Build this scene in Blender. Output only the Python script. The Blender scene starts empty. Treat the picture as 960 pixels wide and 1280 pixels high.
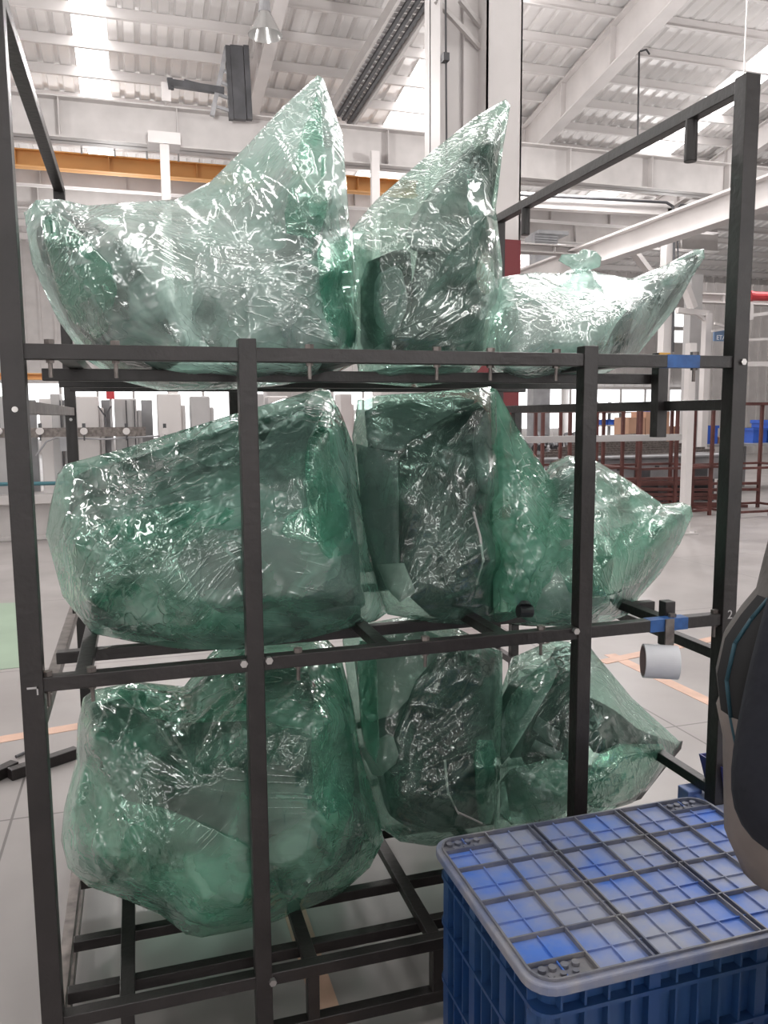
import bpy, bmesh, math, random
import numpy as np
from mathutils import Vector, Matrix, geometry
random.seed(7)
sc = bpy.context.scene
COL = sc.collection
# ---------------------------------------------------------------- camera
F = 1006.36; CAM = np.array([.2337, -1.8322, 1.5830])
RV = np.array([0.95580822, -0.29391107, -0.00685066])
UV = np.array([0.04157095, 0.11204853, 0.99283281])
FV = np.array([0.29103695, 0.94924254, -0.11931507])
cd = bpy.data.cameras.new('camera'); cam = bpy.data.objects.new('camera', cd); COL.objects.link(cam)
cd.sensor_fit = 'HORIZONTAL'; cd.sensor_width = 36; cd.lens = F/960*36; cd.clip_end = 300; cd.clip_start = .05
cam.matrix_world = Matrix([[RV[0], UV[0], -FV[0], CAM[0]], [RV[1], UV[1], -FV[1], CAM[1]], [RV[2], UV[2], -FV[2], CAM[2]], [0, 0, 0, 1]])
sc.camera = cam
# ---------------------------------------------------------------- light
w = bpy.data.worlds.new('world'); sc.world = w; w.use_nodes = True
w.node_tree.nodes['Background'].inputs[0].default_value = (.97, .985, 1, 1)
w.node_tree.nodes['Background'].inputs[1].default_value = .62
def area(name, loc, size, energy, rot=(0, 0, 0), col=(1, .97, .95), sy=None):
    l = bpy.data.lights.new(name, 'AREA'); l.energy = energy; l.size = size; l.color = col
    if sy: l.shape = 'RECTANGLE'; l.size_y = sy
    o = bpy.data.objects.new(name, l); COL.objects.link(o); o.location = loc; o.rotation_euler = rot
    return o
area('roof_fill', (6.5, 10, 9.5), 7, 620, (math.radians(-12), 0, 0), sy=5)  # area lamps added under the roof, filling in beside the skylights
area('roof_fill', (-4.5, 5, 9.0), .8, 260, (0, math.radians(-25), 0), sy=7)
area('roof_fill', (1.2, -1.0, 9.0), .4, 130, (math.radians(-8), math.radians(5), 0), sy=7)
area('roof_fill', (6.5, 0, 8.5), .6, 230, (0, math.radians(30), 0), sy=8)
def lampl(loc, e, r=.25):
    l = bpy.data.lights.new('fill_point', 'POINT'); l.energy = e; l.shadow_soft_size = r; l.color = (1, .975, .96)
    o = bpy.data.objects.new('fill_point', l); COL.objects.link(o); o.location = loc
for loc in ((-7, 12, 7.6), (1, 13, 7.2), (9, 13, 7.2), (17, 14, 7), (0, 26, 6.2), (11, 27, 6.2), (21, 27, 6.2), (-9, 25, 6.4)): lampl(loc, 560)  # point lamps added to brighten the roof, without fixtures
for loc in ((-6, -4, 7), (5.5, -5, 7.5)): lampl(loc, 130, .12)  # two more added lamps, unseen behind the camera
vs = sc.view_settings
vs.view_transform = 'Standard'; vs.look = 'None'; vs.gamma = 1; vs.use_curve_mapping = False; vs.exposure = 0.0
sc.cycles.transparent_max_bounces = 24; sc.cycles.max_bounces = 8; sc.cycles.caustics_reflective = False

# ---------------------------------------------------------------- helpers
def ray(x, y): return RV*(x-480)/F - UV*(y-640)/F + FV
def at(x, y, Y=None, Z=None, X=None):
    d = ray(x, y)
    t = (Y-CAM[1])/d[1] if Y is not None else ((Z-CAM[2])/d[2] if Z is not None else (X-CAM[0])/d[0])
    return CAM+d*t
def tag(o, label=None, cat=None, group=None, kind=None):
    if label: o['label'] = label
    if cat: o['category'] = cat
    if group: o['group'] = group
    if kind: o['kind'] = kind
    return o
def empty(name, loc=(0, 0, 0), **k):
    o = bpy.data.objects.new(name, None); COL.objects.link(o); o.location = loc; o.empty_display_size = .05
    return tag(o, **k)
def link(name, me, mat, parent=None, smooth=False):
    o = bpy.data.objects.new(name, me); COL.objects.link(o)
    if mat: me.materials.append(mat)
    if smooth:
        for p in me.polygons: p.use_smooth = True
    if parent:
        o.parent = parent
        o.matrix_parent_inverse = Matrix.Translation(-parent.location) if parent.type == 'EMPTY' else Matrix.Identity(4)
    return o
class MB:
    def __init__(s): s.v = []; s.f = []
    def add(s, v, f):
        n = len(s.v); s.v += [tuple(map(float, p)) for p in v]; s.f += [tuple(i+n for i in q) for q in f]
    def box(s, x0, x1, y0, y1, z0, z1):
        s.add([(x, y, z) for z in (z0, z1) for y in (y0, y1) for x in (x0, x1)],
              [(0, 2, 3, 1), (4, 5, 7, 6), (0, 1, 5, 4), (2, 6, 7, 3), (0, 4, 6, 2), (1, 3, 7, 5)]); return s
    def bar(s, a, b, w, h=None, up=(0, 0, 1)):      # rectangular section bar from a to b
        h = h or w; a = Vector(a); b = Vector(b); d = (b-a).normalized(); up = Vector(up)
        if abs(d.dot(up)) > .98: up = Vector((0, 1, 0))
        sx = d.cross(up).normalized()*w/2; sz = sx.cross(d).normalized()*h/2
        v = [p+i*sx+j*sz for p in (a, b) for i, j in ((-1, -1), (1, -1), (1, 1), (-1, 1))]
        s.add(v, [(3, 2, 1, 0), (4, 5, 6, 7), (0, 1, 5, 4), (1, 2, 6, 5), (2, 3, 7, 6), (3, 0, 4, 7)]); return s
    def cyl(s, a, b, r, r2=None, n=12, caps=True):
        r2 = r if r2 is None else r2
        a = Vector(a); b = Vector(b); d = (b-a).normalized(); up = Vector((0, 0, 1)) if abs(d.z) < .9 else Vector((1, 0, 0))
        x = d.cross(up).normalized(); y = x.cross(d)
        v = [p+rr*(math.cos(t)*x+math.sin(t)*y) for p, rr in ((a, r), (b, r2)) for t in [2*math.pi*k/n for k in range(n)]]
        f = [(k, (k+1) % n, n+(k+1) % n, n+k) for k in range(n)]
        if caps: f += [tuple(range(n))[::-1], tuple(range(n, 2*n))]
        s.add(v, f); return s
    def tube(s, pts, r, n=8):
        for a, b in zip(pts, pts[1:]): s.cyl(a, b, r, n=n)
        return s
    def mesh(s, name):
        me = bpy.data.meshes.new(name); me.from_pydata(s.v, [], s.f)
        bm = bmesh.new(); bm.from_mesh(me); bmesh.ops.recalc_face_normals(bm, faces=bm.faces); bm.to_mesh(me); bm.free()
        return me
    def build(s, name, mat, parent=None, bevel=0, smooth=False):
        o = link(name, s.mesh(name), mat, parent, smooth)
        if bevel:
            m = o.modifiers.new('bevel', 'BEVEL'); m.width = bevel; m.segments = 2; m.limit_method = 'ANGLE'
        return o
def loft(rings, closed=True):   # rings of equal length
    m = MB(); n = len(rings[0]); v = [p for r in rings for p in r]; f = []
    for i in range(len(rings)-1):
        for k in range(n): f.append((i*n+k, i*n+(k+1) % n, (i+1)*n+(k+1) % n, (i+1)*n+k))
    f += [tuple(range(n))[::-1], tuple(range((len(rings)-1)*n, len(rings)*n))]
    m.add(v, f); return m
# ---------------------------------------------------------------- materials
def mat(name, col, rough=.5, metal=0, noise=0, nscale=6, col2=None, bump=0, bscale=40, emit=0, spec=.5, coord='Object'):
    m = bpy.data.materials.new(name); m.use_nodes = True; nt = m.node_tree; N = nt.nodes; L = nt.links
    b = N['Principled BSDF']; b.inputs['Base Color'].default_value = (*col, 1); b.inputs['Roughness'].default_value = rough
    b.inputs['Metallic'].default_value = metal; b.inputs['Specular IOR Level'].default_value = spec
    tc = N.new('ShaderNodeTexCoord')
    if noise or col2:
        t = N.new('ShaderNodeTexNoise'); t.inputs['Scale'].default_value = nscale; t.inputs['Detail'].default_value = 6
        L.new(tc.outputs[coord], t.inputs['Vector'])
        r = N.new('ShaderNodeValToRGB'); r.color_ramp.elements[0].position = .5-.18; r.color_ramp.elements[1].position = .5+.18
        c2 = col2 or tuple(min(1, c*(1+noise)) for c in col); c1 = col if col2 else tuple(c*(1-noise) for c in col)
        r.color_ramp.elements[0].color = (*c1, 1); r.color_ramp.elements[1].color = (*c2, 1)
        L.new(t.outputs['Fac'], r.inputs['Fac']); L.new(r.outputs['Color'], b.inputs['Base Color'])
    if bump:
        t2 = N.new('ShaderNodeTexNoise'); t2.inputs['Scale'].default_value = bscale; L.new(tc.outputs[coord], t2.inputs['Vector'])
        bp = N.new('ShaderNodeBump'); bp.inputs['Strength'].default_value = bump; bp.inputs['Distance'].default_value = .01
        L.new(t2.outputs['Fac'], bp.inputs['Height']); L.new(bp.outputs['Normal'], b.inputs['Normal'])
    if emit:
        b.inputs['Emission Color'].default_value = (*col, 1); b.inputs['Emission Strength'].default_value = emit
    return m
M = dict(
    black=mat('black_paint', (.016, .013, .013), .38, noise=.35, nscale=9, bump=.12, bscale=60),
    steel=mat('worn_steel', (.16, .14, .13), .4, .5, noise=.4, nscale=25),
    bolt=mat('zinc', (.45, .43, .42), .35, .9),
    tapeblue=mat('blue_paint', (.02, .09, .28), .5, noise=.3, nscale=30),
    white=mat('white_paint', (.62, .59, .58), .5, noise=.06, nscale=1.5),
    white2=mat('offwhite_paint', (.50, .475, .465), .5, noise=.08, nscale=2),
    sheet=mat('roof_sheet', (.84, .82, .81), .42, .1, noise=.08, nscale=.6),
    purlin=mat('purlin_paint', (.70, .67, .66), .55),
    orange=mat('orange_paint', (.74, .38, .13), .5, noise=.1, nscale=.8),
    red=mat('dark_red_paint', (.16, .02, .025), .5),
    bright_red=mat('bright_red', (.5, .04, .05), .5),
    oxide=mat('red_oxide', (.095, .032, .027), .55, noise=.3, nscale=6),
    cardboard=mat('cardboard', (.40, .235, .16), .8, noise=.1, nscale=4),
    bluebin=mat('blue_bin', (.03, .10, .46), .4, noise=.15, nscale=5),
    darkgrey=mat('dark_machine', (.06, .06, .065), .5, noise=.3, nscale=3),
    grey=mat('machine_grey', (.27, .27, .28), .4, noise=.2, nscale=3),
    lightgrey=mat('pale_grey', (.42, .41, .41), .45, noise=.08, nscale=2),
    sky=mat('daylight_panel', (1, .985, .975), .5, emit=5.5), bright=mat('added_window', (1, .99, .98), .5, emit=9),  # bright: glow of the windows added on unseen walls
    win=mat('bright_window', (.97, .985, 1), .5, emit=1.7),
    tealhose=mat('teal_hose', (.05, .16, .19), .5),
    navy=mat('navy_cloth', (.003, .004, .010), .9, noise=.2, nscale=8, bump=.5, bscale=25),
    vest=mat('grey_cloth', (.10, .092, .088), .9, noise=.1, nscale=20, bump=.3, bscale=60),
    hem=mat('taupe_cloth', (.15, .125, .115), .75, noise=.15, nscale=12, bump=.4, bscale=20),
    blackcloth=mat('black_cloth', (.01, .01, .011), .9),
    teal=mat('teal_piping', (.008, .045, .065), .7),
    skin=mat('skin', (.30, .16, .10), .5), hair=mat('hair', (.01, .008, .007), .6, bump=.5, bscale=90),
    tapebody=mat('clear_tape', (.66, .67, .70), .2, noise=.04, nscale=20), core=mat('tape_core', (.20, .155, .15), .8),
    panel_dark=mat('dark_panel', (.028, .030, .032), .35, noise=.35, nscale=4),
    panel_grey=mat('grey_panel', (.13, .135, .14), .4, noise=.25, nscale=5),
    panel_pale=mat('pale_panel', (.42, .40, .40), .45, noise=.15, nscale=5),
    purple=mat('violet_bin', (.045, .05, .22), .35), paper=mat('paper', (.75, .74, .72), .8),
    lampglass=mat('lamp_glass', (.45, .45, .44), .2, .5), sign=mat('sign_blue', (.14, .22, .36), .5), signw=mat('sign_letters', (.85, .86, .88), .5),
    yellow=mat('yellow_label', (.6, .33, .06), .5),
)
# crate plastic: worn blue, dusty grey scuffs
def crate_mat(name, a, b, lo, hi, sc1=5):
    m = bpy.data.materials.new(name); m.use_nodes = True; nt = m.node_tree; N = nt.nodes; L = nt.links; bs = N['Principled BSDF']
    tc = N.new('ShaderNodeTexCoord'); t = N.new('ShaderNodeTexNoise'); t.inputs['Scale'].default_value = sc1; t.inputs['Detail'].default_value = 8; t.inputs['Roughness'].default_value = .6
    r = N.new('ShaderNodeValToRGB'); r.color_ramp.elements[0].position = lo; r.color_ramp.elements[1].position = hi
    r.color_ramp.elements[0].color = (*a, 1); r.color_ramp.elements[1].color = (*b, 1)
    L.new(tc.outputs['Object'], t.inputs['Vector']); L.new(t.outputs['Fac'], r.inputs['Fac']); L.new(r.outputs['Color'], bs.inputs['Base Color'])
    bs.inputs['Roughness'].default_value = .42
    return m
M['lid'] = crate_mat('lid_plastic', (.05, .15, .52), (.24, .26, .34), .34, .60, 5)
M['lidrib'] = crate_mat('lid_rib_worn', (.09, .10, .14), (.17, .165, .175), .4, .6, 9)
M['lidrim'] = crate_mat('lid_rim_worn', (.10, .13, .24), (.22, .22, .25), .35, .6, 9)
M['crate'] = crate_mat('crate_plastic', (.010, .042, .14), (.03, .07, .15), .4, .75, 6)
# floor
def floor_mat():
    m = bpy.data.materials.new('epoxy_floor'); m.use_nodes = True; nt = m.node_tree; N = nt.nodes; L = nt.links; bs = N['Principled BSDF']
    tc = N.new('ShaderNodeTexCoord')
    t = N.new('ShaderNodeTexNoise'); t.inputs['Scale'].default_value = 1.1; t.inputs['Detail'].default_value = 8
    r = N.new('ShaderNodeValToRGB'); r.color_ramp.elements[0].position = .3; r.color_ramp.elements[1].position = .7
    r.color_ramp.elements[0].color = (.24, .222, .216, 1); r.color_ramp.elements[1].color = (.33, .308, .30, 1)
    L.new(tc.outputs['Object'], t.inputs['Vector']); L.new(t.outputs['Fac'], r.inputs['Fac'])
    bk = N.new('ShaderNodeTexBrick'); bk.inputs['Scale'].default_value = 1; bk.inputs['Brick Width'].default_value = 3.1; bk.inputs['Row Height'].default_value = 2.05
    bk.offset = 0; bk.inputs['Mortar Size'].default_value = .006; bk.inputs['Mortar Smooth'].default_value = .3
    bk.inputs['Color1'].default_value = (1, 1, 1, 1); bk.inputs['Color2'].default_value = (1, 1, 1, 1); bk.inputs['Mortar'].default_value = (.45, .45, .45, 1)
    mp = N.new('ShaderNodeMapping'); mp.inputs['Location'].default_value = (.3, .55, 0); L.new(tc.outputs['Object'], mp.inputs['Vector']); L.new(mp.outputs['Vector'], bk.inputs['Vector'])
    mx = N.new('ShaderNodeMix'); mx.data_type = 'RGBA'; mx.blend_type = 'MULTIPLY'; mx.inputs[0].default_value = 1
    L.new(r.outputs['Color'], mx.inputs[6]); L.new(bk.outputs['Color'], mx.inputs[7]); L.new(mx.outputs[2], bs.inputs['Base Color'])
    t2 = N.new('ShaderNodeTexNoise'); t2.inputs['Scale'].default_value = 2.5; t2.inputs['Detail'].default_value = 5
    mr = N.new('ShaderNodeMapRange'); mr.inputs[3].default_value = .22; mr.inputs[4].default_value = .45
    L.new(tc.outputs['Object'], t2.inputs['Vector']); L.new(t2.outputs['Fac'], mr.inputs[0]); L.new(mr.outputs[0], bs.inputs['Roughness'])
    return m
M['floor'] = floor_mat()
M['line'] = mat('faded_orange_line', (.50, .32, .24), .5, noise=.12, nscale=8)
M['green'] = mat('green_floor_paint', (.27, .36, .27), .35, noise=.08, nscale=2)

# translucent green film
def film_mat(name, milk=.24, deep=(.05, .32, .20), pale=(.50, .74, .64), tint=(.80, .93, .88), sat=.5):
    m = bpy.data.materials.new(name); m.use_nodes = True; nt = m.node_tree; N = nt.nodes; L = nt.links
    N.clear(); out = N.new('ShaderNodeOutputMaterial'); tc = N.new('ShaderNodeTexCoord')
    def noise(s, d=4, dist=0, vec=None):
        t = N.new('ShaderNodeTexNoise'); t.inputs['Scale'].default_value = s; t.inputs['Detail'].default_value = d; t.inputs['Distortion'].default_value = dist
        L.new(vec or tc.outputs['Object'], t.inputs['Vector']); return t
    def maprange(src, a, b, c, d):
        t = N.new('ShaderNodeMapRange'); t.inputs[1].default_value = a; t.inputs[2].default_value = b; t.inputs[3].default_value = c; t.inputs[4].default_value = d
        L.new(src, t.inputs[0]); return t.outputs[0]
    def math_(op, a, b):
        t = N.new('ShaderNodeMath'); t.operation = op
        for i, x in enumerate((a, b)):
            if isinstance(x, (int, float)): t.inputs[i].default_value = x
            else: L.new(x, t.inputs[i])
        return t.outputs[0]
    vadd = N.new('ShaderNodeMix'); vadd.data_type = 'RGBA'; vadd.blend_type = 'ADD'; vadd.clamp_factor = False; vadd.inputs[0].default_value = .10
    nn = noise(2.2, 1, 0); L.new(tc.outputs['Object'], vadd.inputs[6]); L.new(nn.outputs['Color'], vadd.inputs[7])
    # creases: sharp ridged noise, stretched along several directions
    hs = []
    for sc_, rot, aniso, wgt, pw in ((4.2, (0, .5, 0), .13, 1.0, 6), (6, (0, -.8, .3), .12, .8, 6), (8, (0, 1.35, 0), .16, .5, 6), (12, (0, .1, 0), .18, .35, 5), (20, (0, -.4, 0), .35, .14, 4)):
        mp = N.new('ShaderNodeMapping'); mp.inputs['Rotation'].default_value = rot; L.new(tc.outputs['Object'], mp.inputs['Vector'])
        mp2 = N.new('ShaderNodeMapping'); mp2.inputs['Scale'].default_value = (1, .7, aniso); L.new(mp.outputs['Vector'], mp2.inputs['Vector'])
        t = noise(sc_, 1.5, .35, mp2.outputs['Vector']); a_ = math_('ABSOLUTE', math_('SUBTRACT', math_('MULTIPLY', t.outputs['Fac'], 2), 1), 0)
        hs.append(math_('MULTIPLY', math_('POWER', math_('SUBTRACT', 1, a_), pw*2), wgt))
    h = hs[0]
    for q in hs[1:]: h = math_('ADD', h, q)
    mask = maprange(noise(4.5, 2).outputs['Fac'], .50, .62, .04, 1)
    bp0 = N.new('ShaderNodeBump'); bp0.inputs['Distance'].default_value = .0030; L.new(h, bp0.inputs['Height']); L.new(mask, bp0.inputs['Strength'])
    # long thin stretch lines, a different direction in each zone
    st = None
    for k, (rot, sc_, zs) in enumerate(((.55, 34, 2.6), (-.75, 30, 3.1), (1.25, 38, 2.9), (-.15, 26, 3.4), (-1.2, 34, 2.2))):
        mp = N.new('ShaderNodeMapping'); mp.inputs['Rotation'].default_value = (0, rot, 0); L.new(vadd.outputs[2], mp.inputs['Vector'])
        mp2 = N.new('ShaderNodeMapping'); mp2.inputs['Scale'].default_value = (1, .5, .07); mp2.inputs['Location'].default_value = (k*3.1, k*1.7, 0); L.new(mp.outputs['Vector'], mp2.inputs['Vector'])
        t = noise(sc_, 1, 0, mp2.outputs['Vector']); a_ = math_('ABSOLUTE', math_('SUBTRACT', math_('MULTIPLY', t.outputs['Fac'], 2), 1), 0)
        mpz = N.new('ShaderNodeMapping'); mpz.inputs['Location'].default_value = (k*5.3, 0, k*2.7); L.new(tc.outputs['Object'], mpz.inputs['Vector'])
        zone = maprange(noise(zs, 1, 0, mpz.outputs['Vector']).outputs['Fac'], .535, .64, 0, 1)
        li = math_('MULTIPLY', math_('POWER', math_('SUBTRACT', 1, a_), 26), zone)
        st = li if st is None else math_('ADD', st, li)
    bp = N.new('ShaderNodeBump'); bp.inputs['Distance'].default_value = .0030; bp.inputs['Strength'].default_value = .7; L.new(st, bp.inputs['Height']); L.new(bp0.outputs['Normal'], bp.inputs['Normal'])
    lw = N.new('ShaderNodeLayerWeight'); lw.inputs['Blend'].default_value = .5; L.new(bp.outputs['Normal'], lw.inputs['Normal'])
    lg = N.new('ShaderNodeLayerWeight'); lg.inputs['Blend'].default_value = .5
    # colour: several gathered film layers look a deeper green
    cr = maprange(noise(4.2, 4, 1.2).outputs['Fac'], .42, .68, 0, sat)
    mc = N.new('ShaderNodeMix'); mc.data_type = 'RGBA'; mc.inputs[6].default_value = (*pale, 1); mc.inputs[7].default_value = (*deep, 1); L.new(cr, mc.inputs[0])
    df = N.new('ShaderNodeBsdfDiffuse'); tl = N.new('ShaderNodeBsdfTranslucent')
    for n in (df, tl): L.new(mc.outputs[2], n.inputs['Color']); L.new(bp.outputs['Normal'], n.inputs['Normal'])
    m1 = N.new('ShaderNodeMixShader'); m1.inputs[0].default_value = .6; L.new(df.outputs[0], m1.inputs[1]); L.new(tl.outputs[0], m1.inputs[2])
    tr = N.new('ShaderNodeBsdfTransparent'); tr.inputs['Color'].default_value = (*tint, 1)
    mk = math_('ADD', maprange(noise(6, 5, .8).outputs['Fac'], .38, .66, milk*.3, milk*1.75), math_('MULTIPLY', math_('POWER', lg.outputs['Facing'], 3.0), .45))
    m2 = N.new('ShaderNodeMixShader'); L.new(mk, m2.inputs[0]); L.new(tr.outputs[0], m2.inputs[1]); L.new(m1.outputs[0], m2.inputs[2])
    gl = N.new('ShaderNodeBsdfGlossy'); gl.inputs['Roughness'].default_value = .10; gl.inputs['Color'].default_value = (1, 1, 1, 1); L.new(bp.outputs['Normal'], gl.inputs['Normal'])
    fr = math_('ADD', math_('MULTIPLY', math_('POWER', lw.outputs['Facing'], 4.0), .72), .09)
    m3 = N.new('ShaderNodeMixShader'); L.new(fr, m3.inputs[0]); L.new(m2.outputs[0], m3.inputs[1]); L.new(gl.outputs[0], m3.inputs[2])
    L.new(m3.outputs[0], out.inputs['Surface'])
    return m
M['film'] = film_mat('green_film', .36, pale=(.50, .82, .69), sat=.6)
M['film_pale'] = film_mat('pale_green_film', .48, pale=(.62, .80, .74), tint=(.84, .94, .91), sat=.3)  # paler copy: bright backlight of the top row is put into its colour
M['film_clear'] = film_mat('clear_green_film', .15, pale=(.44, .74, .62), tint=(.74, .88, .82), sat=.6)
M['film_sheet'] = film_mat('doubled_green_film', .60, pale=(.36, .70, .55), tint=(.66, .90, .80), sat=.6)
M['film_fold'] = film_mat('folded_green_film', .20, pale=(.30, .68, .53), deep=(.06, .40, .27), tint=(.78, .93, .87), sat=.6)
M['film_shaded'] = film_mat('shaded_green_film', .36, pale=(.38, .72, .56), tint=(.72, .90, .82), sat=.75)  # darker copy: shade of the bottom row is put into its colour

# ================================================================ SETTING
f = MB(); f.box(-40, 60, -8, 60, -.2, 0); tag(f.build('floor', M['floor']), kind='structure')
def floor_strip(name, p, q, wd, m, z=.002):
    a = Vector((p[0], p[1], 0)); b = Vector((q[0], q[1], 0)); d = (b-a).normalized(); n = Vector((-d.y, d.x, 0))*wd/2
    mb = MB(); v = [a-n, b-n, b+n, a+n]; mb.add([(x.x, x.y, -.001) for x in v]+[(x.x, x.y, z) for x in v], [(4, 5, 6, 7), (0, 1, 5, 4), (1, 2, 6, 5), (2, 3, 7, 6), (3, 0, 4, 7)])
    return tag(mb.build(name, m), kind='structure')
def px0(x, y): return at(x, y, Z=0)
floor_strip('trim_1', px0(762, 818), px0(905, 886), .085, M['line'])
floor_strip('trim_2', px0(752, 828), px0(905, 796), .085, M['line'], .0035)
floor_strip('trim_3', px0(-60, 935), px0(115, 905), .09, M['line'])
floor_strip('trim_4', (.66, -.6, 0), (.66, 1.6, 0), .07, M['line'])
p0 = px0(-60, 800)
mb = MB(); a, b, c, d = px0(-400, 775), px0(48, 752), px0(48, 832), px0(-400, 880)
mb.add([(p[0], p[1], .003) for p in (a, b, c, d)]+[(p[0], p[1], -.001) for p in (a, b, c, d)], [(0, 1, 2, 3), (4, 5, 1, 0), (5, 6, 2, 1), (6, 7, 3, 2), (7, 4, 0, 3)])
tag(mb.build('trim_5', M['green']), kind='structure')

# roof : plane falling away from the camera
SL = .176; RH = 15.58
def rz(y): return RH-SL*(y-CAM[1])
def roofpt(x, y, dz=0):
    d = ray(x, y); t = (RH+dz-SL*(CAM[1]-CAM[1])-CAM[2])/(d[2]+SL*d[1]); return CAM+d*t
YR0, YR1 = -9, 36
def xat(px, py): return roofpt(px, py)[0]
sky_x = [(roofpt(118, 90)[0], .14), (roofpt(522, 140)[0], .55), (roofpt(840, 172)[0], .55)]
bm = MB(); x = -16.0; pitch = .42
cuts = [(a-h, a+h) for a, h in sky_x]
while x < 36:
    x1 = x+pitch
    if not any(x1 > a and x < b for a, b in cuts):
        prof = [(x, 0), (x+.24, 0), (x+.28, .07), (x+.38, .07), (x1, 0)]
        v = [(px, y, rz(y)+pz) for y in (YR0, YR1) for px, pz in prof]
        bm.add(v, [(i, i+1, i+6, i+5) for i in range(4)])
    x = x1
ceil = bm.build('ceiling', M['sheet']); tag(ceil, kind='structure')
for i, (a, h) in enumerate(sky_x):
    s = MB(); s.add([(a-h-.5, YR0, rz(YR0)+.1), (a+h+.5, YR0, rz(YR0)+.1), (a+h+.5, YR1, rz(YR1)+.1), (a-h-.5, YR1, rz(YR1)+.1)], [(0, 1, 2, 3)])
    tag(s.build('window_%d' % (i+1), M['sky']), kind='structure')
y = YR0+.4
while y < YR1:
    p = MB(); z = rz(y)-.02
    p.box(-16, 36, y-.02, y+.0, z-.28, z); p.box(-16, 36, y-.1, y-.02, z-.28, z-.26); p.box(-16, 36, y, y+.1, z-.02, z)
    p.build('purlin', M['purlin'], ceil); y += 1.32
def rafter(x, dep=.75, wd=.32):
    r = MB()
    for dz0, dz1, hw in ((-.30, -.34, wd/2), (-.34, -.34-dep, .02), (-.34-dep, -.38-dep, wd/2)):
        r.add([(x+sx*hw, yy, rz(yy)+dz) for yy in (YR0, YR1) for dz in (dz0, dz1) for sx in (-1, 1)],
              [(0, 1, 5, 4), (2, 6, 7, 3), (0, 4, 6, 2), (1, 3, 7, 5), (0, 2, 3, 1), (4, 5, 7, 6)])
    k = YR0+1
    while k < YR1: r.box(x-wd/2+.02, x+wd/2-.02, k, k+.02, rz(k)-.36-dep, rz(k)-.34); k += 2.6
    r.build('rafter', M['white'], ceil)
rafter(roofpt(322, 100, -.7)[0]); rafter(roofpt(735, 90, -.7)[0], 1.0, .4); rafter(roofpt(890, 215, -.7)[0], .7, .3)
# walls
yb = 36
wb = MB()
x = -16.0
while x < 40:
    wb.box(x, x+.5, yb, yb+.1, 0, 10.5); wb.box(x+.5, x+.6, yb-.05, yb+.1, 0, 10.5); x += .6
tag(wb.build('wall_back', M['white2']), kind='structure')
n = 4
for (xa, ya, xb, yb2, Yw) in ((-20, 488, 330, 545, 35.8), (415, 488, 470, 512, 35.8), (640, 492, 700, 535, 35.8), (712, 494, 905, 548, 35.8)):
    a = at(xa, ya, Y=Yw); b = at(xb, yb2, Y=Yw)
    s = MB(); s.box(a[0], b[0], Yw-.05, Yw+.05, max(.2, b[2]), a[2]+.35)
    o = s.build('window_%d' % n, M['win']); tag(o, kind='structure'); n += 1
    fr = MB(); k = a[0]
    while k <= b[0]: fr.box(k-.05, k+.05, Yw-.12, Yw-.05, max(.2, b[2]), a[2]+.35); k += 1.5
    fr.box(a[0], b[0], Yw-.13, Yw-.06, a[2]+.3, a[2]+.45); fr.build('window_frame', M['white2'], o)
for nm, bxx in (('wall_front', (-16, 36, -9.1, -9, 0, 17.6)), ('wall_left', (-16.1, -16, -9, 36, 0, 17.6)), ('wall_right', (36, 36.1, -9, 36, 0, 17.6))):
    s = MB(); s.box(*bxx); tag(s.build(nm, M['white2']), kind='structure')
for (xa, xb, za_, zb_) in ((-9, -7.5, 2.8, 5.4), (-4.5, -3.2, 3.2, 5.4), (-1, -.2, 4.2, 6.4), (2.6, 3.6, 3.0, 5.6), (6, 7, 3.2, 5.4), (11, 14, 3.2, 5.4), (-2.8, -2.3, .3, 2.6), (4.4, 4.9, .3, 2.6), (.6, .95, .3, 2.6), (-6.3, -5.7, .3, 2.6), (8.4, 9.2, .3, 2.6)):
    s = MB(); s.box(xa, xb, -8.98, -8.95, za_, zb_); tag(s.build('window_%d' % n, M['bright']), kind='structure'); n += 1  # glowing windows added behind the camera for glints on the film
for (ya, yb3) in ((-6, -5), (-3, -2.2), (0, 1.2), (4, 5.5)):
    s = MB(); s.box(-15.98, -15.95, ya, yb3, 2.5, 6.5); tag(s.build('window_%d' % n, M['bright']), kind='structure'); n += 1  # more added windows, unseen at left, lighting the film from the side
# right corrugated wall, nearer
a = at(872, 400, Y=24); b = at(1150, 400, Y=24)
wr_ = MB(); x = a[0]
while x < b[0]: wr_.box(x, x+.3, 24, 24.1, 0, 6.4); wr_.box(x+.3, x+.42, 23.94, 24.1, 0, 6.4); x += .42
tag(wr_.build('wall_right', M['white2']), kind='structure')
a = at(843, 392, Y=23.9); b = at(866, 432, Y=23.9)

# big white column with dark red foot
def ap(x, y, Y): return at(x, y, Y=Y)
cx0, cx1, cx2 = ap(550, 150, 7)[0], ap(608, 150, 7)[0], ap(652, 150, 7)[0]
zr = ap(640, 300, 7)[2]
c = empty('steel_column', (cx1, 7.3, 0), label='wide white building column with dark red foot behind the wrapped parts', cat='column')
s = MB(); s.box(cx1, cx2, 7, 7.02, zr, 14); s.box(cx1, cx2, 7.5, 7.52, zr, 14); s.box((cx0+cx1)/2+.1, cx1+.02, 7.24, 7.28, zr, 14); s.box(cx0, cx0+.03, 7.0, 7.5, zr, 14); s.box(cx1, cx1+.02, 7.0, 7.5, zr, 14)
s.box(cx2-.02, cx2, 7.0, 7.5, zr, 14); s.box(cx0, cx1, 7.3, 7.33, zr, 14)
s.build('shaft', M['white'], c)
s = MB(); s.box(cx0, cx2, 6.98, 7.52, 0, zr); s.build('painted_foot', M['red'], c)
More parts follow.
